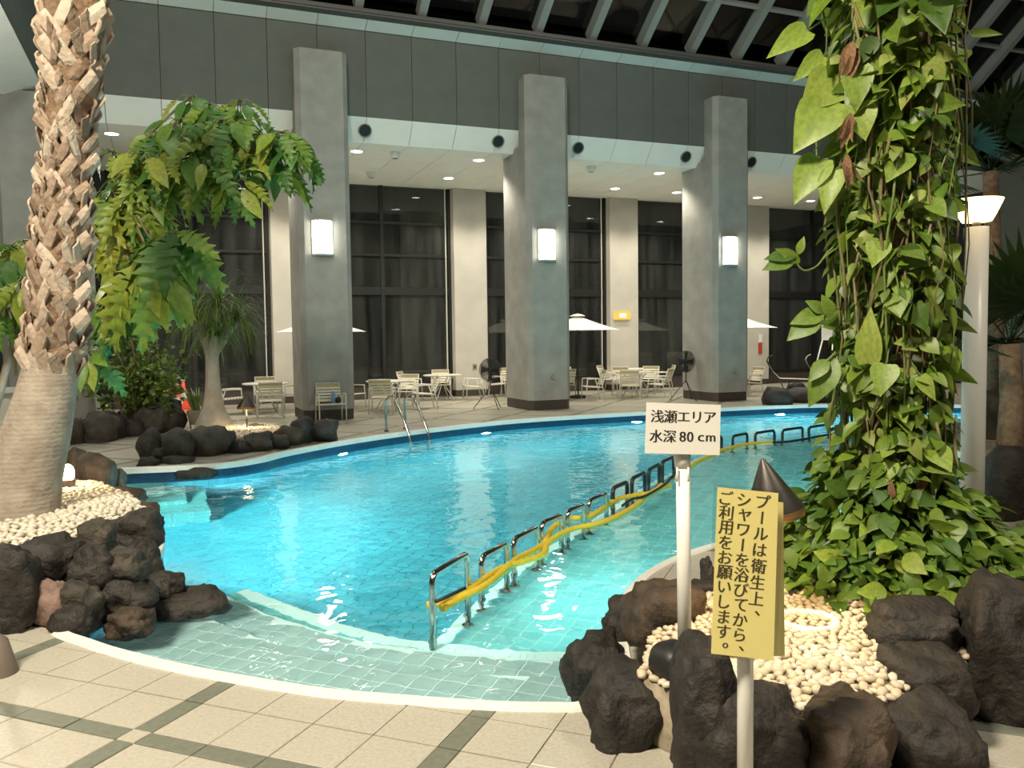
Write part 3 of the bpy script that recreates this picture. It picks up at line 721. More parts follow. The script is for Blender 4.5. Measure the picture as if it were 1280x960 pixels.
for a in ((171,541,199,580,11.9,'rock','dark round rock at the near left corner of the ponytail palm bed'),
          (200,540,238,577,12.0,'rock_g','grey jagged rock in front of the ponytail palm, left'),
          (224,537,287,578,12.4,'rock_g','largest long grey rock in front of the ponytail palm'),
          (281,551,312,576,12.6,'rock','small dark rock beside the long grey rock'),
          (305,541,339,572,12.8,'rock_g','upright rock just below the small cone lamp'),
          (335,544,361,565,13.0,'rock','dark rock right of the small cone lamp'),
          (343,533,375,562,13.4,'rock_b','brown topped rock near the white rim'),
          (362,523,391,559,13.7,'rock','tall black rock, second from the right end of the bed'),
          (388,525,421,556,13.9,'rock','pointed black rock at the right end of the bed'),
          (309,530,333,543,14.6,'rock_b','flat reddish rock behind the small cone lamp'),
          (170,573,197,595,11.4,'rock','wet black rock in the water at the bay steps'),
          (202,571,238,594,11.6,'rock','wet black rock in the water right of the bay steps'),
          (190,560,205,580,11.7,'rock','small dark rock wedged over the wet ones'),
          (212,584,266,604,11.3,'rock','flat dark rock just under the water surface')):
    rock(*a[:6], a[6], GM)
GF = 'rocks along the far left deck'
for a in ((150,522,175,556,15.0,'rock','dark rock on the far left deck beside the shrub'),
          (166,507,211,549,15.4,'rock_g','wide brown-grey rock under the shrub'),
          (192,498,224,526,16.0,'rock','black rock left of the traffic cones'),
          (203,511,229,543,15.6,'rock','dark rock in front of the traffic cones'),
          (78,523,104,562,14.0,'rock_b','rounded brown rock right of the palm trunk'),
          (99,518,142,562,14.2,'rock_g','grey rock second from the palm trunk'),
          (120,514,152,556,14.6,'rock','dark rock third from the palm trunk'),
          (148,512,167,523,16.5,'rock','flat dark slab lying behind the rocks')):
    rock(*a[:6], a[6], GF)
for a in ((955,484,992,515,20.0,'rock','left of the two low black rocks on the far rim'), (984,486,1062,509,20.6,'rock','long low black rock on the far rim left of the climber'), (986,479,1010,494,21.4,'rock','small black rock behind the long one by the loungers'),
          (1232,560,1290,655,7.4,'rock','dark rock behind the white lamp post'), (1225,490,1290,560,13.0,'rock_b','brown rock under the dark palm trunk')):
    rock(*a[:6], a[6], 'rocks on the right', sub=2)

# ------------------------------------------------------------------ pebble beds
def bed(poly, z, name, mt, h=.05):
    pts = [Vector((p[0], p[1])) for p in poly]; c = sum(pts, Vector((0, 0)))/len(pts)
    mb = MB(); N_ = len(pts); rings = [(1.0, -z), (1.0, 0), (.8, h*.6), (.45, h), (0.001, h*1.1)]
    vs = []
    for s, dz in rings: vs += [(c.x+(p.x-c.x)*s, c.y+(p.y-c.y)*s, z+dz) for p in pts]
    mb.add(vs, [(k*N_+i, k*N_+(i+1) % N_, (k+1)*N_+(i+1) % N_, (k+1)*N_+i) for k in range(len(rings)-1) for i in range(N_)])
    return mb.build(name, M['soil'], smooth=True, kind='structure', label='raised soil of a planting bed')
def pxpoly(L, z): return [G(x, y, z) for x, y in L]
RB = pxpoly([(800,848),(815,800),(862,755),(905,728),(1000,700),(1200,700),(1330,705),(1370,740),(1290,800),(1180,835),(1110,880),(1010,893),(930,892),(860,870)], .26)
LB = pxpoly([(-60,680),(0,688),(60,684),(110,672),(150,650),(183,640),(160,620),(120,604),(60,604),(-60,614)], .33)
PB = pxpoly([(240,549),(285,549),(330,546),(365,540),(345,532),(300,528),(240,533)], .12)
bed(RB, .26, 'planting_bed', 'soil'); bed(LB, .33, 'planting_bed', 'soil'); bed(PB, .12, 'planting_bed', 'soil')
pebm = []
for k in range(6):
    m = rock_mesh(200+k, 1, random.uniform(.7, .85), random.uniform(.5, .62), .12, 2)
    m.name = 'pebble'; m.materials.append(M['pebble'] if k % 3 else M['pebble2']); pebm.append(m)
def bedz(p, poly, z, h):
    pts = [Vector((q[0], q[1])) for q in poly]; c = sum(pts, Vector((0, 0)))/len(pts)
    lo = 0.
    for k in range(20):
        s = 1-k/20
        if not inside(p, [c+(q-c)*s for q in pts]):
            return z+(h*.6*(1-s)/.2 if s >= .8 else h*(.6+.4*(.8-s)/.35) if s > .45 else h*1.03)
    return z+h*1.1
def scatter(poly, z, h, count, rmin, rmax, layers=1):
    P = [Vector((p[0], p[1])) for p in poly]; xs = [p.x for p in P]; ys = [p.y for p in P]; out = []; cell = {}
    tries = 0
    while len(out) < count and tries < count*40:
        tries += 1; p = Vector((random.uniform(min(xs), max(xs)), random.uniform(min(ys), max(ys)))); r = random.uniform(rmin, rmax)
        if not inside(p, P): continue
        k = (int(p.x/.06), int(p.y/.06)); ok = True
        for i in (-1, 0, 1):
            for j in (-1, 0, 1):
                for q, rq in cell.get((k[0]+i, k[1]+j), ()):
                    if (q-p).length < (r+rq)*.66: ok = False
        if not ok: continue
        cell.setdefault(k, []).append((p, r)); out.append((p, r, bedz(p, P, z, h)))
    return out
def stuff_pebbles(L, name, label, mt):
    mb = MB(); src = bmesh.new(); bmesh.ops.create_icosphere(src, subdivisions=1, radius=1)
    bv = [v.co.copy() for v in src.verts]; bf = [[v.index for v in f.verts] for f in src.faces]; src.free()
    for p, r, z in L:
        R = Matrix.Rotation(random.uniform(0, 6.28), 3, 'Z') @ Matrix.Rotation(random.uniform(-.3, .3), 3, 'X')
        sy, sz = random.uniform(.7, .9), random.uniform(.5, .65)
        mb.add([R @ Vector((v.x*r, v.y*r*sy, v.z*r*sz))+Vector((p.x, p.y, z+r*.25)) for v in bv], bf)
    mb.build(name, M[mt], smooth=True, kind='stuff', label=label, category='gravel')
vis = scatter(RB, .26, .055, 3600, .019, .030)
vis.sort(key=lambda a: depth((a[0].x, a[0].y, a[2])))
def shown(p):
    q = Vector((p[0].x, p[0].y, p[2]))-CP; d = q.dot(CF); x = 640+FPX*q.dot(CX)/d; y = 480-FPX*q.dot(CU)/d
    return 770 < x < 1150 and 735 < y < 905
first = [p for p in vis if shown(p)][:300]; ids = {id(p) for p in first}
for p, r, z in first:
    link('pebble', random.choice(pebm), None, (p.x, p.y, z+r*.3), (random.uniform(-.3, .3), random.uniform(-.3, .3), random.uniform(0, 6.28)),
         label='rounded cream pebble lying in the bed behind the yellow sign', category='pebble', group='pebbles behind the yellow sign').scale = (r, r, r)
stuff_pebbles([p for p in vis if id(p) not in ids], 'pebbles', 'cream pebbles spread towards the climber at the back of the bed', 'pebble')
stuff_pebbles(scatter(LB, .33, .055, 2200, .026, .042), 'pebbles', 'pale pebbles covering the bed around the palm', 'pebble2')
stuff_pebbles(scatter(PB, .12, .055, 1100, .02, .035), 'pebbles', 'pale pebbles around the ponytail palm', 'pebble2')

# ------------------------------------------------------------------ leaves
def leaf_pts(kind):
    """unit leaf: length 1 along +Y, face up +Z -> verts, faces"""
    vs = []; fs = []
    if kind == 'heart':
        T = [0, .06, .16, .3, .48, .66, .82, .93, 1]; Wd = [.10, .30, .42, .46, .40, .28, .15, .06, .0]; back = [-.0, -.07, -.05, 0, 0, 0, 0, 0, 0]; droop, fold = .22, .16
    elif kind == 'lance':
        T = [0, .1, .25, .42, .6, .78, .92, 1]; Wd = [.03, .13, .22, .25, .21, .13, .05, 0]; back = [0]*8; droop, fold = .30, .14
    elif kind == 'lobed':
        T = [0]; Wd = [.02]; back = [0]; nl = 6
        for k in range(nl):
            t0 = .10+.86*k/nl; e = .21*sin(pi*(.16+.80*(k+.5)/nl))+.015
            T += [t0, t0+.075, t0+.10]; Wd += [e*.55, e*.8, e*.62]; back += [.0, .0, .0]
            Wd[-2] = e; back[-2] = .07
        T.append(1); Wd.append(0); back.append(0); droop, fold = .45, .12
    else:
        T = [0, .2, .5, .8, 1]; Wd = [.02, .05, .06, .04, 0]; back = [0]*5; droop, fold = .3, .02
    for t, wd, bk in zip(T, Wd, back):
        z = -droop*t*t
        wz = .02*sin(t*23) if kind == 'lobed' else 0; vs += [(-wd, t+bk, z+fold*wd*1.2+wz), (0, t, z-.01), (wd, t+bk, z+fold*wd*1.2-wz)]
    for i in range(len(T)-1):
        a = i*3; fs += [(a, a+1, a+4, a+3), (a+1, a+2, a+5, a+4)]
    return [Vector(v) for v in vs], fs
LP = {k: leaf_pts(k) for k in ('heart', 'lance', 'lobed', 'blade')}
_lm = {}
def leaf_mesh(kind, mt):
    if (kind, mt) not in _lm:
        v, f = LP[kind]; _lm[kind, mt] = MB().add(v, f).mesh('leaf', M[mt], True)
    return _lm[kind, mt]
def leaf_matrix(base, dirv, nrm, L, wf=1.):
    y = Vector(dirv).normalized(); z = Vector(nrm); z = z-y*z.dot(y)
    if z.length < 1e-3: z = y.orthogonal()
    z.normalize(); x = y.cross(z)
    Mx = Matrix.Identity(4)
    for r in range(3): Mx[r][0] = x[r]*L*wf; Mx[r][1] = y[r]*L; Mx[r][2] = z[r]*L; Mx[r][3] = base[r]
    return Mx
def put_leaf(parent, kind, mt, Mx):
    o = link('leaf', leaf_mesh(kind, mt), parent); o.matrix_parent_inverse = Matrix.Identity(4)
    o.matrix_basis = parent.matrix_basis.inverted() @ Mx; return o
def rv(a=1): return Vector((random.uniform(-a, a), random.uniform(-a, a), random.uniform(-a, a)))

# ------------------------------------------------------------------ climber-covered column (right)
cb = G(1113, 722, .3); CBX, CBY = cb.x, cb.y; DV = depth((CBX, CBY, .3)); PPM = FPX/DV
vt = thing('climbing_pothos', 'tall post overgrown with glossy green pothos and trailing stems', 'climbing plant', (CBX, CBY, .25))
toC = (Vector((-CBX, -CBY, 0))).normalized(); side = Vector((-toC.y, toC.x, 0))      # side = picture right is -side
PROF = [(.25, .95, .15), (.45, .86, .1), (.62, .62, .05), (.85, .46, 0), (1.2, .38, -.02), (1.8, .36, -.02), (2.4, .37, -.02), (2.9, .40, -.03), (3.3, .43, -.04), (3.8, .42, -.04), (4.6, .38, -.04)]
def prof(z):
    for (z0, r0, c0), (z1, r1, c1) in zip(PROF, PROF[1:]):
        if z <= z1: t = (z-z0)/(z1-z0); return r0+(r1-r0)*t, c0+(c1-c0)*t
    return PROF[-1][1], PROF[-1][2]
loc = lambda p: tuple(Vector(p)-Vector((CBX, CBY, .25)))
mb = MB(); prf = [(.17+.03*noise.noise(Vector((0, 0, z*2))), z) for z in [k*.25 for k in range(18)]]
mb.lathe(prf, 14).build('post', M['fibre'], vt, True)
sm = MB(); sg = MB()
for k in range(150):                                           # hanging roots and stems
    a = random.uniform(0, 2*pi); z0 = random.uniform(.7, 4.4); ln = random.uniform(.4, 1.6); r0 = prof(z0)[0]*random.uniform(.55, .92); pts = []
    for j in range(8):
        t = j/7; z = max(.3, z0-ln*t); an = a+.5*noise.noise(Vector((k*1.7, t*2, 0))); r = r0+.06*noise.noise(Vector((t*2.5, k*3.1, 5)))
        pts.append(loc((CBX+cos(an)*r, CBY+sin(an)*r, z)))
    (sm if k % 3 else sg).tube(pts, random.uniform(.0035, .008), 5)
sm.build('hanging_roots', M['stem'], vt, True, kind='stuff'); sg.build('trailing_stems', M['stemg'], vt, True, kind='stuff')
leaves = []
for k in range(3000):
    z = random.uniform(.3, 4.5) if k > 700 else random.uniform(.28, 1.0)
    r, cs = prof(z); a = random.gauss(0, 1.3); out = (toC*cos(a)+side*sin(a)); rr = r*random.uniform(.5, .88)
    base = Vector((CBX, CBY, z))+out*rr
    low = z < .95
    d = (out*random.uniform(.25, .9)+Vector((0, 0, -1))*random.uniform(.2, 1.1)+side*random.uniform(-.9, .9)+rv(.35))
    if low: d = out*random.uniform(.4, 1.0)+Vector((0, 0, random.uniform(-.7, .3)))+side*random.uniform(-.9, .9)
    nr = out*random.uniform(.3, 1)+Vector((0, 0, random.uniform(.2, 1)))+rv(.75)
    L = random.choice((.06, .075, .085, .1, .11, .13, .15)) if not low else random.uniform(.06, .15)
    if z > 2.6 and random.random() < .18: L *= 1.5
    kind = 'heart' if not low and random.random() < .5 else 'lance'
    leaves.append((L*(1+.25*out.dot(toC)), leaf_matrix(base, d, nr, L, random.uniform(.75, 1.05) if kind == 'heart' else random.uniform(1.1, 1.5)), kind, 'vinelow' if low else 'vine', out.dot(toC)))
    q_ = base-CP; xq = 640+FPX*q_.dot(CX)/q_.dot(CF)
    if z > .8 and xq > 1188: leaves.pop()                       # keep clear of the lamp post
# ground creeper spreading to both sides
for k in range(800):
    s = random.uniform(-.62, 1.12); f = random.uniform(-.5, .55); z = .3+max(0, .5-abs(s)*.3-max(0, f)*.5)*random.random()
    base = Vector((CBX, CBY, z))+side*s+toC*f
    d = Vector((random.uniform(-1, 1), random.uniform(-1, 1), random.uniform(-.35, .5)))+toC*.5
    leaves.append((.1, leaf_matrix(base, d, Vector((0, 0, 1))+toC*.5+rv(.6), random.uniform(.06, .14), 1.3), 'lance', 'vinelow', f))
leaves.sort(key=lambda a: -(a[0]+.06*max(-.5, a[4])))
Tw = Matrix.Translation((CBX, CBY, .25)).inverted()
for L, Mx, kd, mt, _ in leaves[:270]: put_leaf(vt, kd, mt, Mx)
acc = {}
for L, Mx, kd, mt, _ in leaves[270:]:
    mb = acc.setdefault(mt, MB()); v, f = LP[kd]; X = Tw @ Mx; mb.add([X @ p for p in v], f)
for mt, mb in acc.items(): mb.build('foliage', M[mt], vt, True, kind='stuff')
# large leaves seen one by one: (base px, tip px, width factor)
pet = MB()
for (bx, by, tx, ty, wf, dd) in ((1040,126,994,182,.85,-.25),(1048,96,1005,132,.95,-.22),(1071,82,1072,133,.75,-.38),(1072,130,1082,171,.95,-.36),(1136,68,1084,86,.75,-.4),(1026,198,993,248,.75,-.2),(1044,212,1029,262,.6,-.25),(1090,2,1075,30,.9,-.35),(1010,38,962,64,.6,-.1),(1030,70,995,95,.6,-.15),
                              (1125,40,1165,20,.6,-.3),(1195,185,1226,206,.6,-.1),(1205,60,1172,82,.7,-.25),(1178,75,1166,95,.8,-.25),(1180,0,1212,30,.5,-.1),(1215,42,1255,40,.4,-.05),(1160,235,1150,262,1.,-.35),(1100,300,1092,330,.9,-.35),(1185,305,1174,340,.9,-.3),(1130,190,1110,222,.9,-.4),(1085,455,1088,385,.5,-.35),(1120,400,1152,390,.7,-.35),(1108,455,1100,492,.9,-.4),(1150,470,1170,500,.6,-.4)):
    B_, T_ = at(bx, by, DV+dd), at(tx, ty, DV+dd-.06)
    put_leaf(vt, 'heart', 'vinebig', leaf_matrix(B_, T_-B_, (CP-B_).normalized()+Vector((0, 0, .35))+rv(.15), (T_-B_).length, wf))
    c = Vector((CBX, CBY, B_.z+.12))+toC*.2
    pet.tube([loc(c), loc((c+B_)/2+Vector((0, 0, .05))), loc(B_)], .005, 5)
# side sprays
def spray(path, dd, lvs, rad=.006):
    pts = [at(x, y, DV+dd) for x, y in path]; pet.tube([loc(p) for p in catmull(pts, 4)], rad, 5)
    for (bx, by, tx, ty, wf) in lvs:
        B_, T_ = at(bx, by, DV+dd), at(tx, ty, DV+dd-.04)
        put_leaf(vt, 'lance', 'vinelow', leaf_matrix(B_, T_-B_, (CP-B_).normalized()+Vector((0, 0, .5)), (T_-B_).length, wf))
spray([(1055,298),(1035,315),(1022,332),(1005,338),(993,325)], -.1, [(993,325,957,331,1.1),(996,318,960,318,1.0),(998,318,1004,296,1.),(1000,328,975,309,.9)])
spray([(1050,385),(1035,390),(1020,395)], -.2, [(1025,395,986,418,1.3),(1030,392,992,398,1.2),(1030,390,1012,375,1.2),(1040,395,1030,370,1.2)])
spray([(1045,440),(1030,455),(1018,470)], -.25, [(1045,448,1010,502,1.1),(1035,450,1012,472,1.2),(1060,445,1085,460,1.2)])
pet.build('leaf_stalks', M['stemg'], vt, True, kind='stuff')
for (bx, by, tx, ty, nn_) in ((1068,55,1062,98,5),(1062,140,1056,178,4),(1055,195,1062,232,3),(1155,590,1150,622,1),(1120,595,1112,640,1)):   # withered leaves
    for q_ in range(nn_):
        B_, T_ = at(bx+random.uniform(-6, 6), by+random.uniform(-5, 12), DV-.4+random.uniform(-.04, .04)), at(tx+random.uniform(-9, 9), ty+random.uniform(-8, 5), DV-.42)
        put_leaf(vt, 'lance', 'dead', leaf_matrix(B_, T_-B_, (CP-B_).normalized()+rv(.8), (T_-B_).length, random.uniform(.5, .9)))

# ------------------------------------------------------------------ palm (left)
pbs = at(28, 650, 6.3); PD = 6.3
pl = thing('palm_tree', 'big palm trunk with old leaf bases leaning at the left', 'palm tree', (pbs.x, pbs.y, .33))
lp = lambda p: Vector(p)-Vector((pbs.x, pbs.y, .33))
axis = [(14,668,56),(20,640,50),(32,590,43),(46,540,39),(58,490,34),(67,440,31),(71,400,31),(74,350,30),(77,300,29),(80,250,28),(82,200,27),(85,150,28),(88,100,30),(92,50,35),(96,0,40),(99,-60,46),(100,-140,52)]
pts = [lp(at(x, y, PD)) for x, y, r in axis]; rr = [r*PD/FPX for x, y, r in axis]
mb = MB(); cp_ = catmull(pts, 3); rc = [v.x for v in catmull([(r, 0, 0) for r in rr], 3)]
nrng = 28
for i, r in enumerate(rc): rc[i] = r*(1+.02*noise.noise(Vector((0, 0, i*.9))))
k6 = 5*3
mb.tube(cp_[:k6+1], rc[:k6+1], nrng).build('lower_trunk', M['trunk'], pl, True, label='smooth grey ringed lower trunk')
mb = MB(); mb.tube(cp_[k6-1:], [r*.93 for r in rc[k6-1:]], nrng).build('upper_trunk', M['fibre'], pl, True)
hm = []
for sgn in (-1, 1):
    for wd0, tipw in ((1.0, .62), (.85, .40)):
        w0 = .044*wd0; vs = []
        for t, wd, o_ in ((0, 1.0, -.012), (.3, 1.0, .010), (.65, .9, .016), (1.0, tipw, .024)):
            for s_ in (-1, 0, 1): vs.append((s_*w0*wd+sgn*.115*t, t*.17-s_*sgn*.03*t, o_+(.012 if s_ == 0 else 0)))
        fs = [(a*3+b, a*3+b+1, a*3+b+4, a*3+b+3) for a in range(3) for b in range(2)]
        nb = len(vs); vs2 = vs+[(x, y, z-.014) for x, y, z in vs]
        fs2 = fs+[(f[3]+nb, f[2]+nb, f[1]+nb, f[0]+nb) for f in fs]+[(9, 10, 10+nb, 9+nb), (10, 11, 11+nb, 10+nb), (0, 3, 3+nb, nb), (3, 6, 6+nb, 3+nb), (6, 9, 9+nb, 6+nb), (2, 2+nb, 5+nb, 5), (5, 5+nb, 8+nb, 8), (8, 8+nb, 11+nb, 11)]
        hm.append(MB().add(vs2, fs2).mesh('leaf_base', M['husk']))
cum = 0; L0 = [(cp_[i]-cp_[k6]).length for i in range(k6, len(cp_))]; cnt = 0
z = 0; row = 0
ups = cp_[k6-2:]; ur = rc[k6-2:]
def along(s):
    a = 0
    for i in range(len(ups)-1):
        l = (ups[i+1]-ups[i]).length
        if a+l >= s: t = (s-a)/l; return ups[i].lerp(ups[i+1], t), ur[i]+(ur[i+1]-ur[i])*t, (ups[i+1]-ups[i]).normalized()
        a += l
    return ups[-1], ur[-1], (ups[-1]-ups[-2]).normalized()
stot = sum((ups[i+1]-ups[i]).length for i in range(len(ups)-1))
s = .02
while s < stot-.2 and cnt < 295:
    c, r, t = along(s); nper = 11
    for k in range(nper):
        a = 2*pi*(k+.5*(row % 2))/nper+random.uniform(-.12, .12); e1 = t.orthogonal().normalized(); e2 = t.cross(e1)
        out = e1*cos(a)+e2*sin(a)
        if cnt >= 295: break
        up = (t+out*(random.uniform(-.02, .08) if s < 1.4 else random.uniform(0, .3))+t.cross(out)*random.uniform(-.15, .15)).normalized(); x = up.cross(out).normalized(); zz = x.cross(up)
        sc = r/.18*random.uniform(.85, 1.15); Mx = Matrix.Identity(4); P0 = c+out*r*.88+t*random.uniform(-.02, .02)
        for q in range(3): Mx[q][0] = x[q]*sc; Mx[q][1] = up[q]*sc*random.uniform(.9, 1.2); Mx[q][2] = zz[q]*sc; Mx[q][3] = P0[q]
        o = link('leaf_base', hm[((row % 2)*2 if s < 1.5 else random.choice((0, 2)))+random.randint(0, 1)], pl); o.matrix_basis = Mx; cnt += 1
    s += .098; row += 1
for (a, b) in (((128,0),(113,62)),((131,-40),(124,30))):
    A_, B_ = lp(at(*a, PD-.1)), lp(at(*b, PD-.1)); MB().tube([A_, (A_+B_)/2+Vector((.02, 0, 0)), B_], [.016, .02, .012], 6).build('dead_leaf_stalk', M['husk2'], pl, True)

# ------------------------------------------------------------------ lobed-leaf shrub behind the palm
pb = G(125, 570, .1); D1 = 9.6; o1 = at(125, 560, D1); 
ph = thing('lobed_leaf_plant', 'tall plant with drooping lobed yellow-green leaves beside the palm trunk', 'plant', (o1.x, o1.y, o1.z))
st = MB(); sgk = MB(); lq = lambda p: Vector(p)-o1
up = Vector((0, 0, 1)); rgt = CX; view = -CF
def rosette(x, y, d, nl, L, mt, spread=1., droop=.7, fromxy=None, full=False):
    c = at(x, y, d); nl = int(nl*1.4)
    for k in range(nl):
        a = 2*pi*k/nl+random.uniform(-.3, .3)
        hor = rgt*cos(a)+Vector((CF.x, CF.y, 0))*sin(a)
        dr = hor*spread+Vector((0, 0, random.uniform(-.9, -.1)*droop)) if not full else rgt*cos(a)+up*sin(a)*.9-up*.25+view*.35
        ll = L*random.uniform(1., 1.6)
        b = c+hor*.06; sgk.tube([lq(c), lq(c+dr.normalized()*.10+up*.03), lq(c+dr.normalized()*.16)], .006, 5)
        lb_ = random.random() < .6; put_leaf(ph, 'lobed' if lb_ else 'lance', mt if random.random() < .8 else 'philyel', leaf_matrix(c+dr.normalized()*.14, dr+rgt*random.uniform(-.35, .35)-up*random.uniform(.1, .8), up*.9+view*.7+rv(.5), ll*(1 if lb_ else .8), random.uniform(.85, 1.15) if lb_ else random.uniform(.7, 1.0)))
    if fromxy: 
        P_ = [at(px, py, dd) for px, py, dd in fromxy]+[c]; st.tube([lq(p) for p in catmull(P_, 4)], .014, 6)
trunkA = [(58,600,D1),(64,500,D1),(70,400,D1),(88,310,D1),(140,235,D1)]
for args in ((140,190,9.5,9,.36,'phil',1.,.8),(165,215,9.3,8,.38,'phil',.9,1.),(190,225,9.4,9,.40,'philyel',.9,1.1),(215,205,9.4,9,.40,'phil',.9,1.1),(240,190,9.3,9,.40,'phil',1.,.9),
             (262,130,9.6,9,.38,'phil',1.,.9),(240,120,9.7,7,.34,'phil',1.,.9),(300,125,9.7,6,.28,'phil',1.,.9),(275,175,9.5,9,.40,'phil',1.,1.),(300,190,9.5,9,.38,'phil',1.,1.),(330,170,9.4,8,.36,'phil',1.,.9),(355,165,9.3,7,.34,'phil',1.,.8),(345,205,9.4,7,.34,'phil',.9,1.1),
             (135,240,9.3,9,.42,'philyel',.9,1.1),(120,270,9.2,8,.42,'philyel',.8,1.2),(150,285,9.2,8,.44,'philyel',.7,1.3),(175,255,9.4,7,.4,'phil',.8,1.2),(200,165,9.4,8,.36,'phil',.9,1.),(225,150,9.5,8,.36,'phil',.9,1.),(280,150,9.4,8,.36,'phil',.9,1.),(310,150,9.5,7,.34,'phil',.9,1.),(255,205,9.2,8,.36,'phil',.9,1.1),(180,190,9.2,8,.36,'philyel',.9,1.),(370,185,9.3,6,.32,'phil',.9,1.),(160,240,9.2,8,.4,'philyel',.8,1.2)):
    x, y = args[0], args[1]
    rosette(*args, fromxy=[(140,235,D1), ((140+x)/2, (235+y)/2-12, 9.5)])
rosette(293, 228, 9.2, 9, .30, 'phil', 1., .8, [(275,180,9.4)], True)
rosette(212, 290, 8.9, 12, .50, 'phil', .9, 1.1, [(150,230,9.4),(165,255,9.2),(190,300,9.0)])
rosette(190, 325, 8.9, 10, .55, 'philyel', .6, 1.6, [(150,230,9.4),(170,280,9.1)])
rosette(115, 385, 9.4, 9, .36, 'phil', .9, .9, [(80,440,D1)]); rosette(140, 380, 9.4, 8, .36, 'phil', .9, 1., [(80,440,D1)])
rosette(8, 385, 9.6, 7, .36, 'phil', .9, 1., [(20,470,9.8)]); rosette(30, 300, 9.9, 8, .38, 'philyel', .9, 1., [(20,470,9.8)]); rosette(110, 440, 9.4, 8, .34, 'phil', .8, 1.1, [(75,480,D1)]); rosette(165, 340, 9.1, 8, .42, 'philyel', .7, 1.3, [(150,285,9.2)])
rosette(15, 320, 9.8, 8, .40, 'phil', 1., .8, [(20,470,9.8)]); rosette(35, 350, 9.6, 7, .40, 'philyel', .8, 1.1, [(20,470,9.8)])
st.tube([lq(p) for p in catmull([at(*t) for t in trunkA], 4)], .03, 8)
st.build('branches', M['stem'], ph, True, kind='stuff'); sgk.build('leaf_stalks', M['stemg'], ph, True, kind='stuff')

# ------------------------------------------------------------------ ponytail palm
D2 = 14.9; o2 = at(268, 540, D2); o2 = Vector((o2.x, o2.y, .2))
pt = thing('ponytail_palm', 'ponytail palm with swollen grey trunk and thin arching leaves', 'palm tree', tuple(o2))
k = D2/FPX
mb = MB().lathe([(24*k, -.1), (22*k, .04), (18*k, .14), (13*k, .32), (10*k, .55), (8.5*k, .85), (8*k, 1.15), (9*k, 1.35)], 20); mb.build('trunk', M['bark'], pt, True)
br = MB(); heads = [(272,385,15.0,1.25,1.),(245,400,14.8,.95,.9),(296,402,15.0,.95,.9),(268,420,14.6,.9,.9)]
for (x, y, d, L, q) in heads:
    h = at(x, y, d)-o2; br.tube([(0, 0, 1.25), (h.x*.5, h.y*.5, (1.3+h.z)/2), tuple(h)], [.11, .09, .05], 8)
    mb = MB()
    for i in range(170):
        a = random.uniform(0, 2*pi); el = random.uniform(-.1, 1.45); ln = L*random.uniform(.6, 1.1); hd = Vector((cos(a)*cos(el), sin(a)*cos(el), sin(el))); p = Vector(h); wv = Vector((-sin(a), cos(a), 0))*.011
        vs = []; v = hd*ln/6
        for j in range(7):
            t = j/6; ww = wv*(1-t*.85); vs += [p-ww, p+ww]; p = p+v; v = v+Vector((0, 0, -.09*ln*(1-.3*sin(el))))
            v = v.normalized()*ln/6
        mb.add(vs, [(2*j, 2*j+1, 2*j+3, 2*j+2) for j in range(6)])
    mb.build('leaf_tuft', M['grassy'], pt, True, kind='stuff')
br.build('branch', M['bark'], pt, True)

# dark leafy shrub behind
o3 = G(185, 520, 0); o3 = at(185, 520, 15.6)
sb = thing('leafy_shrub', 'loose dark green shrub between the palm trunk and ponytail palm', 'shrub', (o3.x, o3.y, 0))
mb = MB(); tw = MB()
for i in range(46):
    x = random.gauss(162, 34); y = random.uniform(385, 500); e = at(x, y, 15.6+random.uniform(-.6, .6)); b = Vector((o3.x+random.uniform(-.4, .4), o3.y, .15)); m_ = (b+e)/2+Vector((random.uniform(-.2, .2), 0, .2))
    P_ = [p-Vector((o3.x, o3.y, 0)) for p in catmull([b, m_, e], 4)]; tw.tube(P_, .012, 5)
    for j in range(34):
        t = random.uniform(.35, 1); q = P_[min(int(t*(len(P_)-1)), len(P_)-1)]+rv(.22); Mx = leaf_matrix(q, rv(1)+Vector((0, 0, -.2)), Vector((0, 0, 1))+rv(.6), random.uniform(.07, .15), 1.5); v, f = LP['lance']; mb.add([Mx @ p for p in v], f)
mb.build('foliage', M['shrub'], sb, True, kind='stuff'); tw.build('twigs', M['stem'], sb, True, kind='stuff')

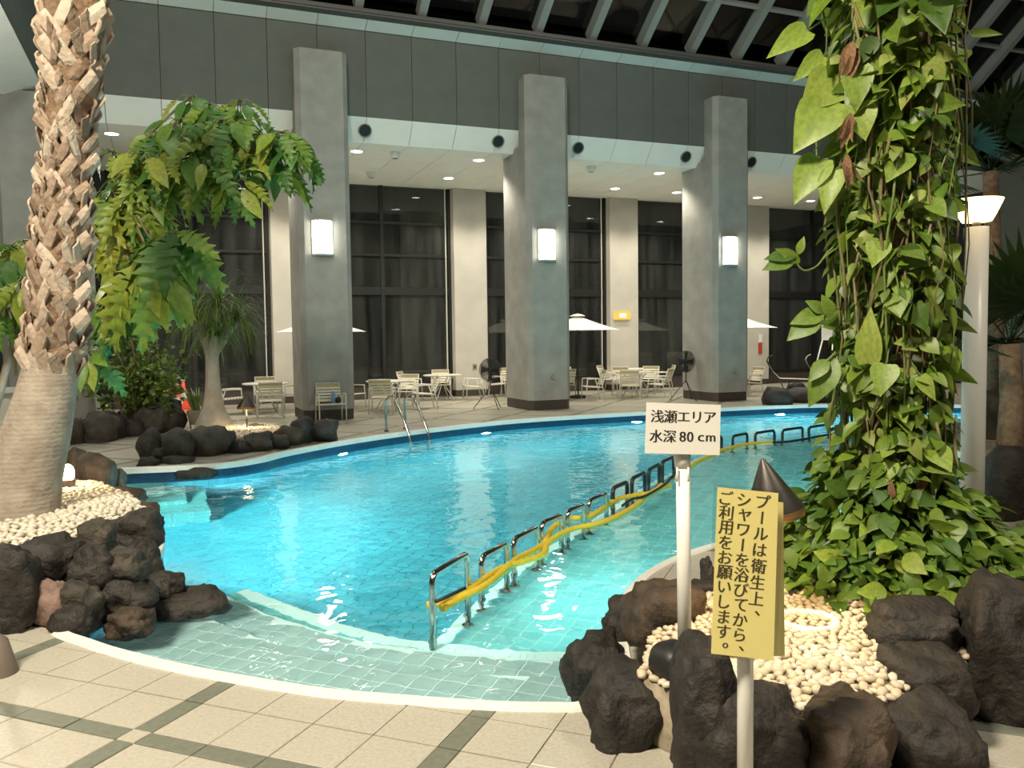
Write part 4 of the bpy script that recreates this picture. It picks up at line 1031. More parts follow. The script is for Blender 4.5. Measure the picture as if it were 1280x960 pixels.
# small palm at the far left
def frond_palm(base, crown, d, label, nf, L, mt, trunk_r=.08, name='young_palm', lw=.02, fan=False):
    B_ = Vector(base); C_ = Vector(crown)
    o = thing(name, label, 'palm tree', tuple(B_)); c = C_-B_
    MB().tube([(0, 0, 0), tuple(c*.5+Vector((.04, 0, 0))), tuple(c)], [trunk_r*1.2, trunk_r, trunk_r*.9], 12).build('trunk', M['fibre'], o, True)
    for i in range(nf):
        a = 2*pi*i/nf+random.uniform(-.3, .3); el = random.uniform(.1, 1.2); hd = Vector((cos(a)*cos(el), sin(a)*cos(el), sin(el))); p = Vector(c); mb = MB(); ln = L*random.uniform(.8, 1.1)
        if fan:
            tip = p+hd*ln*.55+Vector((0, 0, -.05)); mb.tube([p, tip], .012, 5); u = hd; s_ = u.cross(Vector((0, 0, 1))).normalized(); nn = s_.cross(u)
            for j in range(26):
                an = (j/25-.5)*4.2; dv = u*cos(an)+s_*sin(an); e = tip+dv*ln*.6*(.75+.25*cos(an))+Vector((0, 0, -.12*ln)); w_ = (u*-sin(an)+s_*cos(an))*.018*ln*1.6
                m_ = tip.lerp(e, .55)+nn*.02
                mb.add([tip, m_-w_, e, m_+w_], [(0, 1, 2, 3)])
        else:
            v = hd*ln/12; pts = []
            for j in range(13): pts.append(Vector(p)); p = p+v; v = (v+Vector((0, 0, -.012*ln))).normalized()*ln/12
            mb.tube(pts, [.012*(1-j/14) for j in range(13)], 5)
            for j in range(2, 13):
                t = (pts[j]-pts[j-1]).normalized(); s_ = t.cross(Vector((0, 0, 1))).normalized()
                for sg_ in (-1, 1):
                    for h_ in (0, .5):
                        q = pts[j-1].lerp(pts[j], h_); dv = (s_*sg_+t*.8+Vector((0, 0, -.15))).normalized(); ll = .32*ln*sin(pi*(j/14)**.7)+.04; w_ = t*lw
                        mb.add([q-w_*.5, q+w_*.5, q+dv*ll*.6+w_*.4, q+dv*ll+Vector((0, 0, -.05)), q+dv*ll*.6-w_*.6], [(0, 1, 2, 3, 4)])
        mb.build('frond', M[mt], o, True)
    return o
frond_palm(at(38, 520, 10.5), at(33, 345, 10.3), 10.3, 'young feathery palm behind the big palm trunk', 11, 1.0, 'frond')
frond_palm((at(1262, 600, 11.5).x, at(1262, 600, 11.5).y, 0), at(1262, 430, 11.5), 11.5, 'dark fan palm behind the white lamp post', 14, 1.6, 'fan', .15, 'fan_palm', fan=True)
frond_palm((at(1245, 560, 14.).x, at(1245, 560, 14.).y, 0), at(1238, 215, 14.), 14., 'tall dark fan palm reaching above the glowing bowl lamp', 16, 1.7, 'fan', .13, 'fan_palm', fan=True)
# leaning bamboo pole and pale planter wall at left
pw = link('planter_wall', None, None, label='low pale stone planter wall at the far left', category='planter wall')
MB().box((-6.5, 14.2, 0), (-1.55, 14.6, .95)).build('wall_face', M['stonewall'], pw); MB().box((-6.5, 14.15, .95), (-1.5, 14.65, 1.02)).build('cap_stone', M['stonewall'], pw)
A_, B_ = at(-8, 520, 9.9), at(24, 400, 9.9)
MB().tube([A_, B_], [.05, .04], 10).build('leaning_trunk', M['bark'], None, True, label='thin pale leaning stem at the left edge', category='plant stem')
# ------------------------------------------------------------------ ground spotlight, cone lamps, bowl lamp
sp = at(85, 606, 7.4); o = thing('ground_spotlight', 'glowing ground spotlight at the foot of the palm', 'spotlight', tuple(sp))
MB().tube([(0, 0, -.12), (0, 0, -.03)], .02, 10).lathe([(.05, -.05), (.06, .0), (.065, .05)], 16).build('housing', M['bronze'], o)
bm = bmesh.new(); bmesh.ops.create_uvsphere(bm, u_segments=14, v_segments=8, radius=1)
for v in bm.verts: v.co = Vector((v.co.x*.058, v.co.y*.058, .10+v.co.z*.085))
m = bpy.data.meshes.new('bulb'); bm.to_mesh(m); bm.free(); m.materials.append(M['wl']); link('bulb', m, o)
lamp('lamp', 'POINT', tuple(sp+Vector((.02, -.05, .26))), 22, (1, .66, .30), .05)

def cone_lamp(tip, basec, r, label, power, stem_to, rim='gold'):
    tip, basec = Vector(tip), Vector(basec); ax = (tip-basec); h = ax.length; Mx = Matrix.Translation(basec) @ ax.to_track_quat('Z', 'Y').to_matrix().to_4x4()
    o = thing('cone_path_lamp', label, 'path lamp', (0, 0, 0)); b = Vector((basec.x, basec.y, stem_to)); o.location = b; T = Matrix.Translation(-b)
    MB().lathe([(0, h), (r*.06, h*.99), (r*.12, h*.94), (r, .035), (r, .03)], 32, T @ Mx).build('shade', M['bronze'], o, True)
    auto(o.children[-1], 40)
    MB().lathe([(r*1.0, .03), (r*1.015, .02), (r*1.0, .008), (r*.96, -.01), (r*.9, -.01), (r*.93, .03)], 32, T @ Mx).build('rim_ring', M[rim], o, True)
    MB().lathe([(0, .004), (r*.55, .004), (r*.55, .05), (0, .06)], 16, T @ Mx).build('lens', M['wl'] if power < 20 else M['wl'], o)
    MB().tube([(0, 0, -.05), tuple(basec-b)], .014, 10).build('stem', M['bronze'], o, True)
    d = -ax.normalized(); p = basec+d*.06
    lamp('lamp', 'SPOT', tuple(p), power, (1, .70, .36), .06, 165, tuple(p+d), .4)
cone_lamp(at(953, 573, 3.85), at(969, 646, 3.85), 37*3.85/FPX, 'large dark metal cone lamp behind the yellow sign', 15, .3)
cone_lamp(at(308, 493, 14.3), at(308, 511, 14.3), 11.5*14.3/FPX, 'small dark metal cone lamp in the ponytail palm bed', 22, .2)

D5 = 6.2; c = at(1221, 262, D5); k = D5/FPX
o = thing('post_lamp', 'white lamp post with glowing bowl shade beside the climber', 'post lamp', (c.x, c.y, 0))
MB().tube([(0, 0, 0), (0, 0, c.z-22*k)], 14*k, 20).build('post', M['plastic'], o, True)
MB().tube([(0, 0, c.z-22*k), (0, 0, c.z-16*k)], 5*k, 12).build('neck', M['bronze'], o, True)
MB().lathe([(0, c.z-16*k), (17*k, c.z-15*k), (22*k, c.z-6*k), (30*k, c.z+12*k), (28*k, c.z+12*k), (20*k, c.z-6*k), (0, c.z-12*k)], 28).build('bowl_shade', M['bowl'], o, True)
lamp('lamp', 'POINT', (c.x, c.y, c.z+.35), 22, (1, .74, .40), .1)

# ------------------------------------------------------------------ signs
def quad_frame(c4, d):
    P_ = [at(x, y, d) for x, y in c4]; return P_
def letters(text_items, size, mt, name, parent, frame, bold=.02, thin=-.006, under=None):
    """text_items: (char, u, v, rot) in frame units; frame = origin, ex, ey, ez (world)"""
    O_, ex, ey, ez = frame; mb = MB(); cache = {}
    dg = None
    for ch, u, v, rot, sc in text_items:
        if ch not in cache:
            cu = bpy.data.curves.new('t', 'FONT'); cu.body = ch; cu.size = 1; cu.align_x = 'CENTER'; cu.align_y = 'CENTER'; cu.resolution_u = 4; cu.offset = 0 if ch in '衛願' else thin
            ob = bpy.data.objects.new('t', cu); COL.objects.link(ob); bpy.context.view_layer.update()
            me = ob.evaluated_get(bpy.context.evaluated_depsgraph_get()).to_mesh()
            cache[ch] = ([v_.co.copy() for v_ in me.vertices], [tuple(p.vertices) for p in me.polygons])
            bpy.data.objects.remove(ob); bpy.data.curves.remove(cu)
        vs, fs = cache[ch]
        if not vs: continue
        cx_ = (min(p.x for p in vs)+max(p.x for p in vs))/2; cy_ = (min(p.y for p in vs)+max(p.y for p in vs))/2
        for j, dx in enumerate((-bold, 0, bold)):
            out = []
            for p in vs:
                x, y = p.x-cx_, p.y-cy_
                if rot: x, y = y, -x
                x = x*sc[0]+dx; y = y*sc[1]
                out.append(O_+ex*(u+x*size)+ey*(v+y*size)+ez*(.0008+j*.00005))
            mb.add(out, fs)
    L0 = parent.matrix_basis.inverted()
    mb.v = [tuple(L0 @ Vector(v)) for v in mb.v]
    return mb.build(name, M[mt], under or parent)
D6 = 3.42
b0 = at(855, 822, D6); o = thing('depth_sign', 'white depth sign on a white pole in a black weight', 'sign', (b0.x, b0.y, b0.z))
lo = lambda p: Vector(p)-b0
c4 = [(806, 566.5), (899.5, 569), (901, 506), (808, 503)]; q = quad_frame(c4, D6-.05); nz = (q[1]-q[0]).cross(q[3]-q[0]).normalized()
card = MB().slab([lo(p) for p in q], -nz, .004).build('card', M['paperw'], o)
ex = (q[1]-q[0]); ey = (q[3]-q[0]); EX = ex.length; ex.normalize(); ey = (ey-ex*ey.dot(ex)); EY = ey.length; ey.normalize()
items = []
for i, ch in enumerate('浅瀬エリア'): items.append((ch, EX*(.155+.176*i), EY*.735, 0, (1, 1)))
for ch, u, sc in (('水', .145, (1, 1)), ('深', .325, (1, 1)), ('8', .50, (1.0, 1.05)), ('0', .60, (1.0, 1.05)), ('c', .745, (1.15, 1.0)), ('m', .875, (1.0, 1.0))):
    items.append((ch, EX*u, EY*(.345 if ch not in 'cm' else .325), 0, sc))
letters(items, EX*.185, 'ink', 'lettering', o, (q[0], ex, ey, nz), .028, -.004, card)
kk = D6/FPX
pt_, pbm = at(853.5, 582, D6), at(856, 826, D6); clip = at(853, 574, D6-.0)
MB().tube([lo(pt_), lo(pbm)], 8.6*kk, 18).build('pole', M['plastic'], o, True)
clp = MB().tube([lo(at(852.5, 567, D6)), lo(at(853, 584, D6))], [11*kk, 9.5*kk], 14).build('clip', M['plastic'], o, True)
for x in (846.5, 860.5): MB().tube([lo(at(x, 584, D6-.03)), lo(at(x, 602, D6-.03))], 1.2*kk, 6).build('clip_prong', M['plastic'], clp, True)
rm = rock_mesh(77, .10, .10, .085, .08, 3); rm.materials.append(M['blackpl']); ob = link('weight', rm, o, lo(at(843, 828, D6))); ob['label'] = 'round black rubber weight'

D7 = 2.62
p0 = at(935, 1050, D7); g0 = Vector((p0.x, p0.y, 0)); o = thing('shower_notice', 'yellow laminated notice wrapped round a white post in the foreground', 'sign', tuple(g0))
lo7 = lambda p: Vector(p)-g0; kk = D7/FPX
top = at(932, 640, D7+.03)
MB().tube([(lo7(top).x, lo7(top).y, .02), tuple(lo7(top))], 10.2*kk, 20).build('post', M['plastic'], o, True)
MB().lathe([(.14, 0), (.14, .02), (.03, .035), (.03, .05)], 24).build('base', M['plastic'], o)
for dd, c4, mt, nm in ((D7+.045, [(912,822),(981,820),(979,628),(925,624)], 'papery', 'rear_sheet'), (D7, [(889,817),(967,825.5),(973,616.5),(897,609)], 'papery', 'front_sheet')):
    q = quad_frame(c4, dd); nz = (q[1]-q[0]).cross(q[3]-q[0]).normalized(); sheet = MB().slab([lo7(p) for p in q], -nz, .0025).build(nm, M[mt], o)
qf = quad_frame([(885,821),(971,830),(980,613),(892,605)], D7+.004); nz2 = (qf[1]-qf[0]).cross(qf[3]-qf[0]).normalized()
MB().slab([lo7(p) for p in qf], -nz2, .0006).build('laminate_film', M['film'], o)
ex = (q[1]-q[0]); EX = ex.length; ex.normalize(); ey = (q[3]-q[0]); EY = ey.length; ey = (ey-ex*ey.dot(ex)).normalized()
items = []
cols = ('プールは衛生上、', 'シャワーを浴びてから、', 'ご利用をお願いします。')
px_cols = ((951, 625, 957), (927, 622, 0), (906, 620, 0))
def uv(x, y):
    r = ray(x, y); t = (q[0]-CP).dot(nz)/r.dot(nz); P_ = CP+r*t-q[0]; return P_.dot(ex), P_.dot(ey)
for text, (xt, yt), (xb, yb) in zip(cols, ((954, 627), (930, 625), (908, 622)), ((944, 768), (924, 812), (904, 808))):
    N_ = len(text)
    for i, ch in enumerate(text):
        t = i/(N_-1); u, v = uv(xt+(xb-xt)*t, yt+(yb-yt)*t); sc = (1, 1)
        if ch in '、。': u += .006; v += .004; sc = (1.1, 1.1)
        if ch == 'ャ': u += .004; sc = (1.1, 1.1)
        items.append((ch, u, v, 1 if ch == 'ー' else 0, sc))
letters(items, .0495, 'inky', 'lettering', o, (q[0], ex, ey, nz), .024, -.006, sheet)

# white ring in the pebbles, foreground stand foot
c = G(1010, 780, .31); o = thing('drain_ring', 'white plastic ring set in the pebbles', 'ring', (c.x, c.y, .30))
MB().lathe([(.135, -.03), (.14, .035), (.128, .042), (.112, .036), (.112, -.02)], 36).build('ring_wall', M['plastic'], o, True)
MB().lathe([(.112, .0), (0, .01)], 24).build('ring_fill', M['pebble'], o)
c = G(-4, 842); o = thing('stand_foot', 'flared brown foot of a stand at the left picture edge', 'stand', (c.x, c.y, 0))
k = depth(c)/FPX
MB().lathe([(24*k, 0), (24*k, .006), (14*k, 42*k), (6*k, 50*k)], 28).build('foot', M['brownpl'], o, True); MB().tube([(0, 0, 48*k), (0, 0, 110*k)], 5.5*k, 14).build('tube', M['brownpl'], o, True)

# ------------------------------------------------------------------ rails and floats in the pool
RAILS = [((541,768),(585,737)),((602,722),(633,703)),((642,698),(672,681)),((677,676),(702,664)),((709,660),(730,650)),((736,645),(758,635)),((766,628),(784,619)),((790,615),(806,606)),((811,603),(824,595)),((828,592),(842,585)),((888,560),(902,557)),((916,557),(934,553)),((944,553),(968,549)),((978,549),(1003,545)),((1011,545),(1036,541))]
RL = ['nearest chrome loop rail at the start of the yellow float rope', 'second chrome loop rail along the float rope', 'third chrome loop rail along the float rope', 'fourth chrome loop rail along the float rope', 'fifth chrome loop rail along the float rope', 'sixth chrome loop rail along the float rope', 'seventh loop rail, below the white sign', 'eighth loop rail, close left of the sign pole', 'ninth loop rail, close left of the sign pole', 'tenth loop rail, touching the sign pole',
      'far loop rail partly hidden by the right edge of the white sign', 'first full far loop rail right of the white sign', 'second far loop rail above the cone lamp', 'third far loop rail between sign and climber', 'last far loop rail half behind the climber leaves']
for (a, b), lb in zip(RAILS, RL):
    A_, B_ = G(*a, WZ), G(*b, WZ); dv = B_-A_; zb = SHAL+.01
    rl = thing('loop_rail', lb, 'rail', (A_.x, A_.y, zb), group='loop rails along the float rope')
    h = .27 if lb.startswith('nearest') else .16
    P_ = [(0, 0, 0), (0, 0, WZ-zb+h-.07)]
    for j in range(1, 6):
        an = j/6*pi/2; P_.append((dv.x/dv.length*.07*(1-cos(an)), dv.y/dv.length*.07*(1-cos(an)), WZ-zb+h-.07+.07*sin(an)))
    u = Vector((dv.x, dv.y, 0)); 
    Q_ = [tuple(Vector((u.x-p[0], u.y-p[1], p[2]))) for p in reversed(P_)]
    tb = MB().tube(P_+Q_, .024, 10).build('tube', M['chrome'] if a[0] < 740 else M['darksteel'], rl, True)
    MB().lathe([(0, .0), (.05, 0), (.045, .02), (.022, .025)], 14).build('floor_flange', M['chrome'], tb)
    l2 = MB().lathe([(0, .0), (.05, 0), (.045, .02), (.022, .025)], 14).build('floor_flange', M['chrome'], tb); l2.location = (u.x, u.y, 0)
def float_rope(pxs, label, r=.027, mt='yellow', z=.016):
    P_ = catmull([G(x, y, WZ+z) for x, y in pxs], 10); L = [0]
    for i in range(1, len(P_)): L.append(L[-1]+(P_[i]-P_[i-1]).length)
    o = thing('float_rope', label, 'float rope', tuple(P_[0]), group='float ropes'); mb = MB(); pts = []; rs = []
    for i in range(len(P_)-1):
        ns = max(1, int((L[i+1]-L[i])/.02))
        for j in range(ns):
            s_ = L[i]+(L[i+1]-L[i])*j/ns; pts.append(P_[i].lerp(P_[i+1], j/ns)-P_[0]); rs.append(r*(1+.16*sin(s_*2*pi/.075)))
    mb.tube(pts, rs, 8).build('float', M[mt], o, True)
    return o
float_rope([(534,757),(560,752),(580,742),(600,728),(622,713),(640,706),(662,700),(680,692),(684,680),(700,668),(720,660),(745,655),(770,646),(797,630),(810,618),(822,612),(838,606)], 'long yellow float rope winding through the near rails')
float_rope([(553,761),(575,748),(600,736),(620,722),(645,700),(664,690),(683,679)], 'short yellow float rope lying beside the nearest rail')
float_rope([(682,678),(690,661),(710,649),(740,644),(770,625),(800,618),(815,616),(828,605)], 'yellow float rope looping on the deep side')
float_rope([(845,598),(870,578),(895,567),(905,562),(935,555),(968,552)], 'yellow float rope behind the white sign')
float_rope([(778,632),(790,624),(806,620),(830,606),(845,590)], 'black rope tied along the farther rails', .014, 'blackrope', .06)
float_rope([(966,553),(985,552),(1005,549),(1020,546),(1040,543)], 'black rope at the farthest rails', .02, 'blackrope', .06)
A_, B_ = G(545, 752, WZ+.09), G(582, 735, WZ+.12)
MB().tube([A_, B_], .012, 6).build('tie_rope', M['blackrope'], None, True, label='thin dark rope tied across the nearest rail', category='rope')

# pool ladder
def ladder():
    a0_ = G(477, 540); k_ = min(range(n), key=lambda q: (WALL[q]-Vector((a0_.x, a0_.y))).length)
    t_ = (WALL[(k_+1) % n]-WALL[k_-1]).normalized(); nn = Vector((-t_.y, t_.x, 0)); w0_ = Vector((WALL[k_].x, WALL[k_].y, 0)); t3 = Vector((t_.x, t_.y, 0))*-1
    a = w0_-nn*.42; b = a+t3*.48; wpt = (w0_+nn*.2, w0_+nn*.2+t3*.48)
    o = thing('pool_ladder', 'chrome pool ladder with two curved handrails at the far rim', 'pool ladder', (a.x, a.y, 0))
    for base, wt in ((a, wpt[0]), (b, wpt[1])):
        dv = Vector((wt.x-base.x, wt.y-base.y, 0)); u = dv.normalized(); L = dv.length
        prof_ = [(0, 0), (0, .42), (.02, .55), (.08, .63), (.15, .65), (.22, .61), (.27, .53)]
        P_ = [Vector((base.x, base.y, 0))+u*s_+Vector((0, 0, z)) for s_, z in prof_]+[Vector((wt.x, wt.y, WZ)), Vector((wt.x, wt.y, -1.2))+u*.05]
        MB().tube([tuple(p-Vector((a.x, a.y, 0))) for p in catmull(P_, 4)], .024, 10).build('handrail', M['chrome'], o, True)
        MB().lathe([(0, .03), (.03, .03), (.05, 0)], 14, Matrix.Translation((base.x-a.x, base.y-a.y, 0))).build('flange', M['chrome'], o)
    for z in (-.4, -.7, -1.0):
        s_ = (WZ-z)/1.0*.25; d0 = (wpt[0]-a); d1 = (wpt[1]-a); 
        MB().tube([(d0.x, d0.y, z), (d1.x, d1.y, z)], .03, 8).build('rung', M['chrome'], o, True)
ladder()

# ------------------------------------------------------------------ terrace furniture
def make_chair():
    o = thing('strap_chair', 'x', 'chair', group='strap chairs on the far deck'); r = .014
    for s_ in (-1, 1):
        x = .27*s_
        MB().tube([(x, .24, 0), (x, .22, .38), (x, .2, .56)], r, 6).build('leg', M['alu'], o, True)
        MB().tube([(x, -.27, 0), (x, -.2, .38), (x, -.14, .56)], r, 6).build('leg', M['alu'], o, True)
        MB().tube([(x, .22, .55), (x, .2, .57), (x, 0, .575), (x, -.22, .56)], r*1.2, 6).build('armrest', M['alu'], o, True)
    MB().tube([(-.25, .24, .37), (.25, .24, .37), (.25, -.18, .34), (.24, -.34, .78), (-.24, -.34, .78), (-.25, -.18, .34), (-.25, .24, .37)], r, 6).build('seat_frame', M['alu'], o, True)
    mb = MB()
    for i in range(6): y = .2-i*.068; mb.box((-.25, y-.026, .375-i*.005), (.25, y+.026, .383-i*.005))
    mb.build('seat_straps', M['strap'], o, kind='stuff')
    mb = MB()
    for i in range(5): z = .43+i*.062; y = -.195-(z-.36)*.36; mb.add([(-.25, y, z-.023), (.25, y, z-.023), (.25, y-.016, z+.023), (-.25, y-.016, z+.023), (-.25, y-.008, z-.023), (.25, y-.008, z-.023), (.25, y-.024, z+.023), (-.25, y-.024, z+.023)], [(0,1,2,3),(7,6,5,4),(0,4,5,1),(2,6,7,3),(1,5,6,2),(0,3,7,4)])
    mb.build('back_straps', M['strap'], o, kind='stuff')
    z = .735; y = -.33; mb = MB().box((-.25, y-.012, z-.03), (.25, y+.004, z+.03)); mb.build('top_strap', M['strapt'], o, label='tan top strap')
    return o
def yaw_to(p, q): return atan2(q[1]-p[1], q[0]-p[0])-pi/2
T = [(2.0, 20.3), (4.75, 19.6), (6.85, 22.0), (9.2, 20.4), (13.2, 22.3), (11.9, 20.3), (9.7, 22.3)]
TL = ['round white table behind the small cone lamp', 'round white table behind the pool ladder', 'round white table near the pier behind the ladder', 'round white table under the middle parasol', 'round white table below the exit sign', 'round white table near the right tripod fan', 'round white table near the window right of the middle column']
def make_table(p, lb):
    o = thing('round_table', lb, 'table', (*p, 0), group='round tables on the far deck')
    MB().lathe([(0, .66), (.5, .66), (.53, .675), (.53, .69), (.5, .70), (0, .70)], 28).build('table_top', M['alu'], o)
    for k_ in range(4):
        a = pi/4+k_*pi/2; c_, s_ = cos(a), sin(a)
        MB().tube([(.36*c_, .36*s_, 0), (.12*c_, .12*s_, .33), (.1*c_, .1*s_, .4), (.34*c_, .34*s_, .66)], .014, 6).build('leg', M['alu'], o, True)
for p, lb in zip(T, TL): make_table(p, lb)
ch = make_chair(); first_ = True
CH = [((1.25, 20.35), T[0], 'cream strap chair left of the table behind the small cone lamp'), ((1.95, 19.0), T[0], 'strap chair seen from behind beside the small cone lamp'), ((2.1, 21.4), T[0], 'strap chair on the far side of the left table'), ((2.85, 20.9), T[0], 'strap chair half hidden by the left column'),
      ((2.98, 17.28), (2.98, 10), 'single strap chair standing against the left column with a bottle on it'),
      ((4.0, 20.3), T[1], 'strap chair just right of the left column'), ((4.4, 18.75), T[1], 'strap chair seen from behind by the pool ladder'), ((5.4, 20.5), T[1], 'strap chair behind the ladder table, turned to the table'), ((5.62, 19.5), (4.6, 19.6), 'strap chair in profile right of the pool ladder'),
      ((7.1, 22.95), T[2], 'strap chair facing us in front of the pier'), ((7.65, 21.75), (6.6, 21.9), 'strap chair in profile right before the pier'), ((6.1, 22.5), T[2], 'strap chair left of the far pier table'),
      ((8.6, 22.5), (9.7, 22.3), 'strap chair left of the middle column near the window'), ((9.0, 21.6), T[3], 'strap chair behind the parasol table'), ((9.35, 23.0), T[6], 'strap chair at the window left of the middle column'),
      ((10.05, 21.05), T[3], 'strap chair with curved back under the middle parasol'), ((10.3, 19.75), (9.2, 20.0), 'strap chair in profile right of the middle column'), ((12.6, 23.0), T[4], 'strap chair beneath the exit sign'),
      ((11.35, 19.55), T[5], 'strap chair seen from behind between the right columns'), ((12.1, 21.25), T[5], 'left of two tan strap chairs behind the tables'), ((12.95, 21.3), T[5], 'right of two tan strap chairs behind the tables'), ((12.35, 19.75), T[5], 'strap chair next to the right tripod fan'), ((13.9, 22.0), T[4], 'strap chair left of the right column by the window'),
      ((14.75, 18.95), (13.5, 18.95), 'strap chair directly right of the right column'), ((10.6, 22.6), T[6], 'strap chair at the window behind the middle parasol')]
for (p, tgt, lb) in CH:
    if first_: ch.location = (*p, 0); ch.rotation_euler = (0, 0, yaw_to(p, tgt)); ch['label'] = lb; first_ = False
    else: copy_thing(ch, (*p, 0), yaw_to(p, tgt), lb)
# bottle on the chair
bx = (3.03, 17.25, .385); o = thing('water_bottle', 'blue plastic bottle standing on the chair by the left column', 'bottle', bx)
MB().lathe([(0, 0), (.045, 0), (.045, .17), (.02, .22), (.02, .25)], 14).build('body', M['blue'], o, True); MB().lathe([(.022, .245), (.022, .275), (0, .275)], 12).build('cap', M['plastic'], o)
o = thing('black_pouch', 'small black pouch beside the blue bottle', 'pouch', (3.13, 17.24, .385)); m = rock_mesh(91, .06, .05, .07, .15, 2); m.materials.append(M['blackpl']); link('pouch_body', m, o, (0, 0, .06)); MB().tube([(-.03, 0, .11), (0, 0, .15), (.03, 0, .11)], .006, 5).build('loop', M['blackpl'], o, True)

def parasol(p, r, ztop, zrim, lb):
    o = thing('parasol', lb, 'parasol', (*p, 0), group='cream parasols'); N_ = 8
    vs = [(0, 0, ztop)]; fs = []
    for rr_, zz in ((.5, .52), (1., 1.)):
        for k_ in range(N_*2):
            a = 2*pi*k_/(N_*2)+.2; f = 1 if k_ % 2 == 0 else .95; vs.append((r*rr_*f*cos(a), r*rr_*f*sin(a), ztop-(ztop-zrim)*zz-.03*(rr_ == .5)))
    m_ = N_*2
    for k_ in range(m_): fs += [(0, 1+k_, 1+(k_+1) % m_), (1+k_, 1+m_+k_, 1+m_+(k_+1) % m_, 1+(k_+1) % m_)]
    MB().add(vs, fs).build('canopy', M['canvas'], o)
    MB().lathe([(.22, ztop-.02), (.1, ztop+.03), (0, ztop+.045)], 16).build('vent_cap', M['canvas'], o)
    MB().tube([(0, 0, 0), (0, 0, ztop+.07)], .02, 10).build('pole', M['darksteel'], o, True); MB().lathe([(0, .0), (.25, .0), (.25, .06), (.04, .09)], 20).build('base', M['darksteel'], o)
    for k_ in range(N_):
        a = 2*pi*k_/N_+.2; MB().tube([(0, 0, ztop-.03), (r*cos(a)*.97, r*sin(a)*.97, zrim-.01)], .008, 5).build('rib', M['alu'], o)
parasol((3.42, 20.9), 1.15, 2.27, 1.88, 'cream parasol mostly hidden behind the left column')
parasol((10.35, 20.7), 1.15, 2.27, 1.86, 'open cream parasol just right of the middle column')
parasol((15.6, 20.6), 1.15, 2.27, 1.88, 'cream parasol mostly hidden behind the right column')

def fan(p, zc, aim, lb):
    o = thing('tripod_fan', lb, 'fan', (*p, 0), group='tripod fans'); d = Vector((*aim, 0)).normalized(); Mx = Matrix.Translation((0, 0, zc)) @ d.to_track_quat('Z', 'Y').to_matrix().to_4x4()
    for k_ in range(3):
        a = 2*pi*k_/3+.6; MB().tube([(0, 0, .52), (.42*cos(a), .42*sin(a), 0)], .011, 6).build('leg', M['darksteel'], o, True)
    MB().tube([(0, 0, .45), (0, 0, zc)], .014, 8).build('post', M['darksteel'], o, True)
    g = MB()
    for rr_ in (.05, .08, .11, .14, .17, .2, .23, .26, .28):
        for zz in (-.06, .07): g.tube([Mx @ Vector((rr_*cos(t*.3142), rr_*sin(t*.3142), zz*(1-.5*(rr_/.28)**2))) for t in range(21)], .005, 4, False)
    for k_ in range(36):
        a = 2*pi*k_/36; g.tube([Mx @ Vector((.05*cos(a), .05*sin(a), .07)), Mx @ Vector((.28*cos(a), .28*sin(a), .03))], .003, 4); g.tube([Mx @ Vector((.05*cos(a), .05*sin(a), -.06)), Mx @ Vector((.28*cos(a), .28*sin(a), -.03))], .003, 4)
    g.build('cage', M['darksteel'], o, kind='stuff')
    MB().lathe([(0, -.14), (.06, -.14), (.07, -.05), (0, .02)], 14, Mx).build('motor', M['blackpl'], o, True)
    for k_ in range(4):
        a = k_*pi/2; R_ = Mx @ Matrix.Rotation(a, 4, 'Z'); MB().add([R_ @ Vector(v) for v in ((.03, -.03, -.01), (.24, -.09, -.03), (.25, .07, .03), (.03, .03, .01))], [(0, 1, 2, 3)]).build('blade', M['blackpl'], o)
fan((6.98, 18.6), .92, (-.75, -.65), 'black tripod fan left of the middle column'); fan((12.35, 18.45), 1.0, (.1, -1), 'black tripod fan in front of the right column')

def lounger(p, rz, lb):
    o = thing('sun_lounger', lb, 'sun lounger', (*p, 0), rz, 'sun loungers by the right column')
    MB().add([(-.33, 0, .34), (.33, 0, .34), (.33, 1.2, .38), (-.33, 1.2, .38), (-.33, 0, .36), (.33, 0, .36), (.33, 1.2, .40), (-.33, 1.2, .40)], [(0,3,2,1),(4,5,6,7),(0,1,5,4),(1,2,6,5),(2,3,7,6),(3,0,4,7)]).build('seat_sling', M['strap'], o)
    pr = [(1.2, .40), (1.38, .58), (1.5, .78), (1.56, .92), (1.52, 1.02), (1.42, 1.07)]; vs = []
    for y, z in pr: vs += [(-.33, y, z), (.33, y, z), (-.33, y+.015, z-.01), (.33, y+.015, z-.01)]
    fs = []
    for i in range(len(pr)-1): a = i*4; fs += [(a, a+1, a+5, a+4), (a+2, a+6, a+7, a+3), (a, a+4, a+6, a+2), (a+1, a+3, a+7, a+5)]
    MB().add(vs, fs).build('back_sling', M['strap'], o, True)
    for s_ in (-.35, .35):
        MB().tube([(s_, -.02, .35), (s_, 1.2, .39)]+[(s_, y, z) for y, z in pr[1:]], .016, 6).build('side_rail', M['darksteel'], o, True)
        for y in (.15, 1.05): MB().tube([(s_, y-.15, .34), (s_, y, 0), (s_, y+.15, .36)], .013, 6).build('leg', M['darksteel'], o, True)
lounger((17.35, 18.95), radians(50), 'left sun lounger with raised curved back right of the right column'); lounger((18.75, 18.9), radians(50), 'right sun lounger with raised curved back next to the climber')

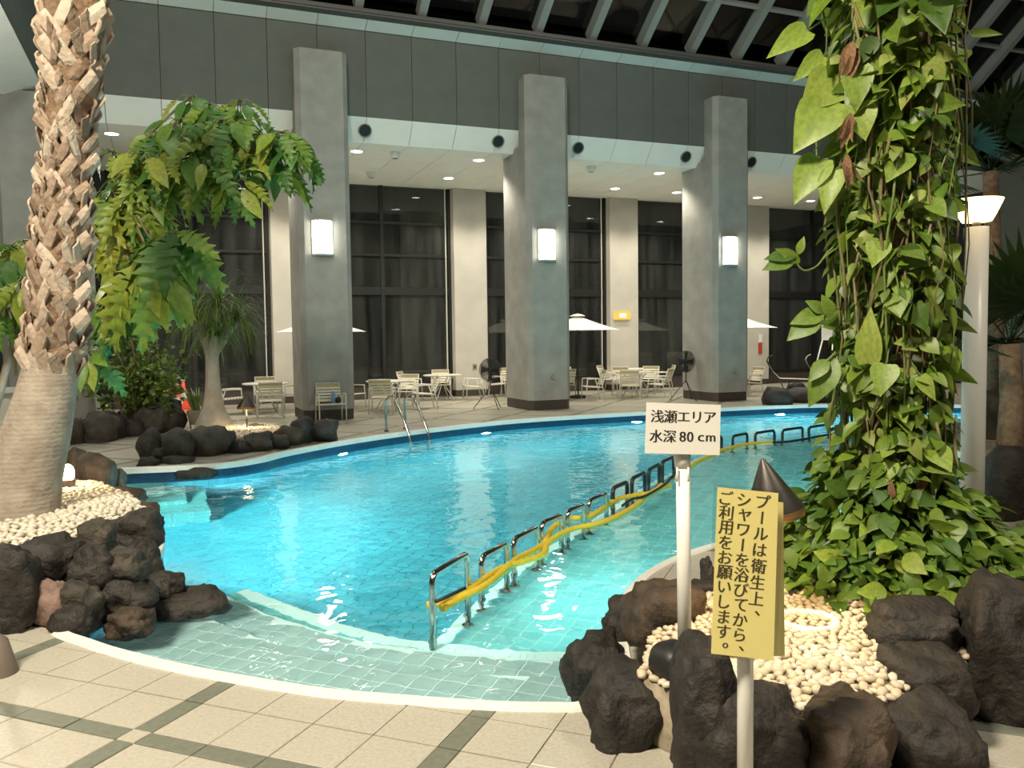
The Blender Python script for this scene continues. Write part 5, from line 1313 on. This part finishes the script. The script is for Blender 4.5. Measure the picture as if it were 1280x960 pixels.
c = (19.3, 20.6); o = thing('lifeguard_chair', 'tall white ladder-legged chair by the far windows behind the climber', 'chair', (*c, 0))
for sx in (-1, 1):
    for sy in (-1, 1): MB().tube([(.55*sx, .45*sy, 0), (.28*sx, .22*sy, 1.5)], .022, 8).build('leg', M['plastic'], o, True)
for z in (.4, .8, 1.15): f = 1-z/1.5*.49; MB().tube([(-.55*f, -.45*f, z), (.55*f, -.45*f, z)], .018, 6).build('rung', M['plastic'], o, True)
MB().box((-.3, -.25, 1.48), (.3, .25, 1.54)).build('seat', M['plastic'], o); MB().box((-.3, .2, 1.54), (.3, .25, 2.0)).build('backrest', M['plastic'], o)

# exit sign, plates, cones, pot, planters
o = thing('exit_sign', 'lit amber exit sign on the pier between windows', 'exit sign', (13.12, 23.1, 2.34))
MB().box((-.28, -.03, -.13), (.28, .05, .13)).build('box', M['exit'], o); MB().box((-.12, -.034, -.06), (.12, -.03, .06)).build('pictogram', M['exitw'], o)
o = thing('wall_plate', 'grey outlet plate low on the pier behind the ladder', 'outlet', (8.2, 23.13, .85)); MB().box((-.06, 0, -.08), (.06, .02, .08)).build('plate', M['grey'], o); MB().box((-.03, -.006, -.03), (.03, 0, .03)).build('socket', M['plinth'], o)
o = thing('safety_notice', 'small red and white notice on the pier right of the right column', 'notice', (18.45, 23.12, 1.3)); MB().box((-.07, 0, -.25), (.07, .02, .1)).build('red_plate', M['red'], o); MB().box((-.07, 0, .12), (.07, .02, .4)).build('white_plate', M['paperw'], o)
def cone(p, lb):
    o = thing('traffic_cone', lb, 'traffic cone', (*p, 0), group='traffic cones')
    MB().box((-.19, -.19, 0), (.19, .19, .03)).build('base', M['orange'], o); MB().lathe([(.14, .03), (.03, .7), (0, .71)], 20).build('body', M['orange'], o, True); MB().lathe([(.108, .25), (.085, .40)], 20).build('sleeve', M['plastic'], o, True)
g = at(223, 515, 18.6); cone((G(223, 518).x, G(223, 518).y), 'nearer orange traffic cone left of the ponytail palm'); cone((G(230, 511).x, G(230, 511).y), 'farther orange traffic cone behind the nearer one')
a = Vector((G(223, 518).x, G(223, 518).y, .6)); b = a+Vector((-1.6, -.2, -.35)); o = thing('barrier_bar', 'yellow and black striped bar on the traffic cone', 'barrier bar', tuple(a))
for i in range(10): p, q = a.lerp(b, i/10)-a, a.lerp(b, (i+1)/10)-a; MB().tube([p, q], .03, 8).build('stripe', M['stripey' if i % 2 else 'blackpl'], o, True)
c = G(249, 538); o = thing('stone_pot', 'round stone pot behind the ponytail palm trunk', 'pot', (c.x, c.y, 0)); MB().lathe([(0, .0), (.15, 0), (.21, .36), (.2, .39), (.18, .39), (.17, .33), (0, .33)], 24).build('pot_body', M['clay'], o, True)
o = thing('potted_plant', 'strappy dark plant growing in the stone pot', 'plant', (c.x, c.y, .33)); mb = MB()
for i in range(60):
    a = random.uniform(0, 6.28); ln = random.uniform(.35, .75); hd = Vector((cos(a)*.5, sin(a)*.5, 1)).normalized(); p = Vector((cos(a)*.08, sin(a)*.08, 0)); w_ = Vector((-sin(a), cos(a), 0))*.014
    mb.add([p-w_, p+w_, p+hd*ln*.6+w_, p+hd*ln*.6-w_, p+hd*ln+Vector((cos(a), sin(a), -.3))*.15], [(0, 1, 2, 3), (3, 2, 4)])
mb.build('foliage', M['grassy'], o, kind='stuff')
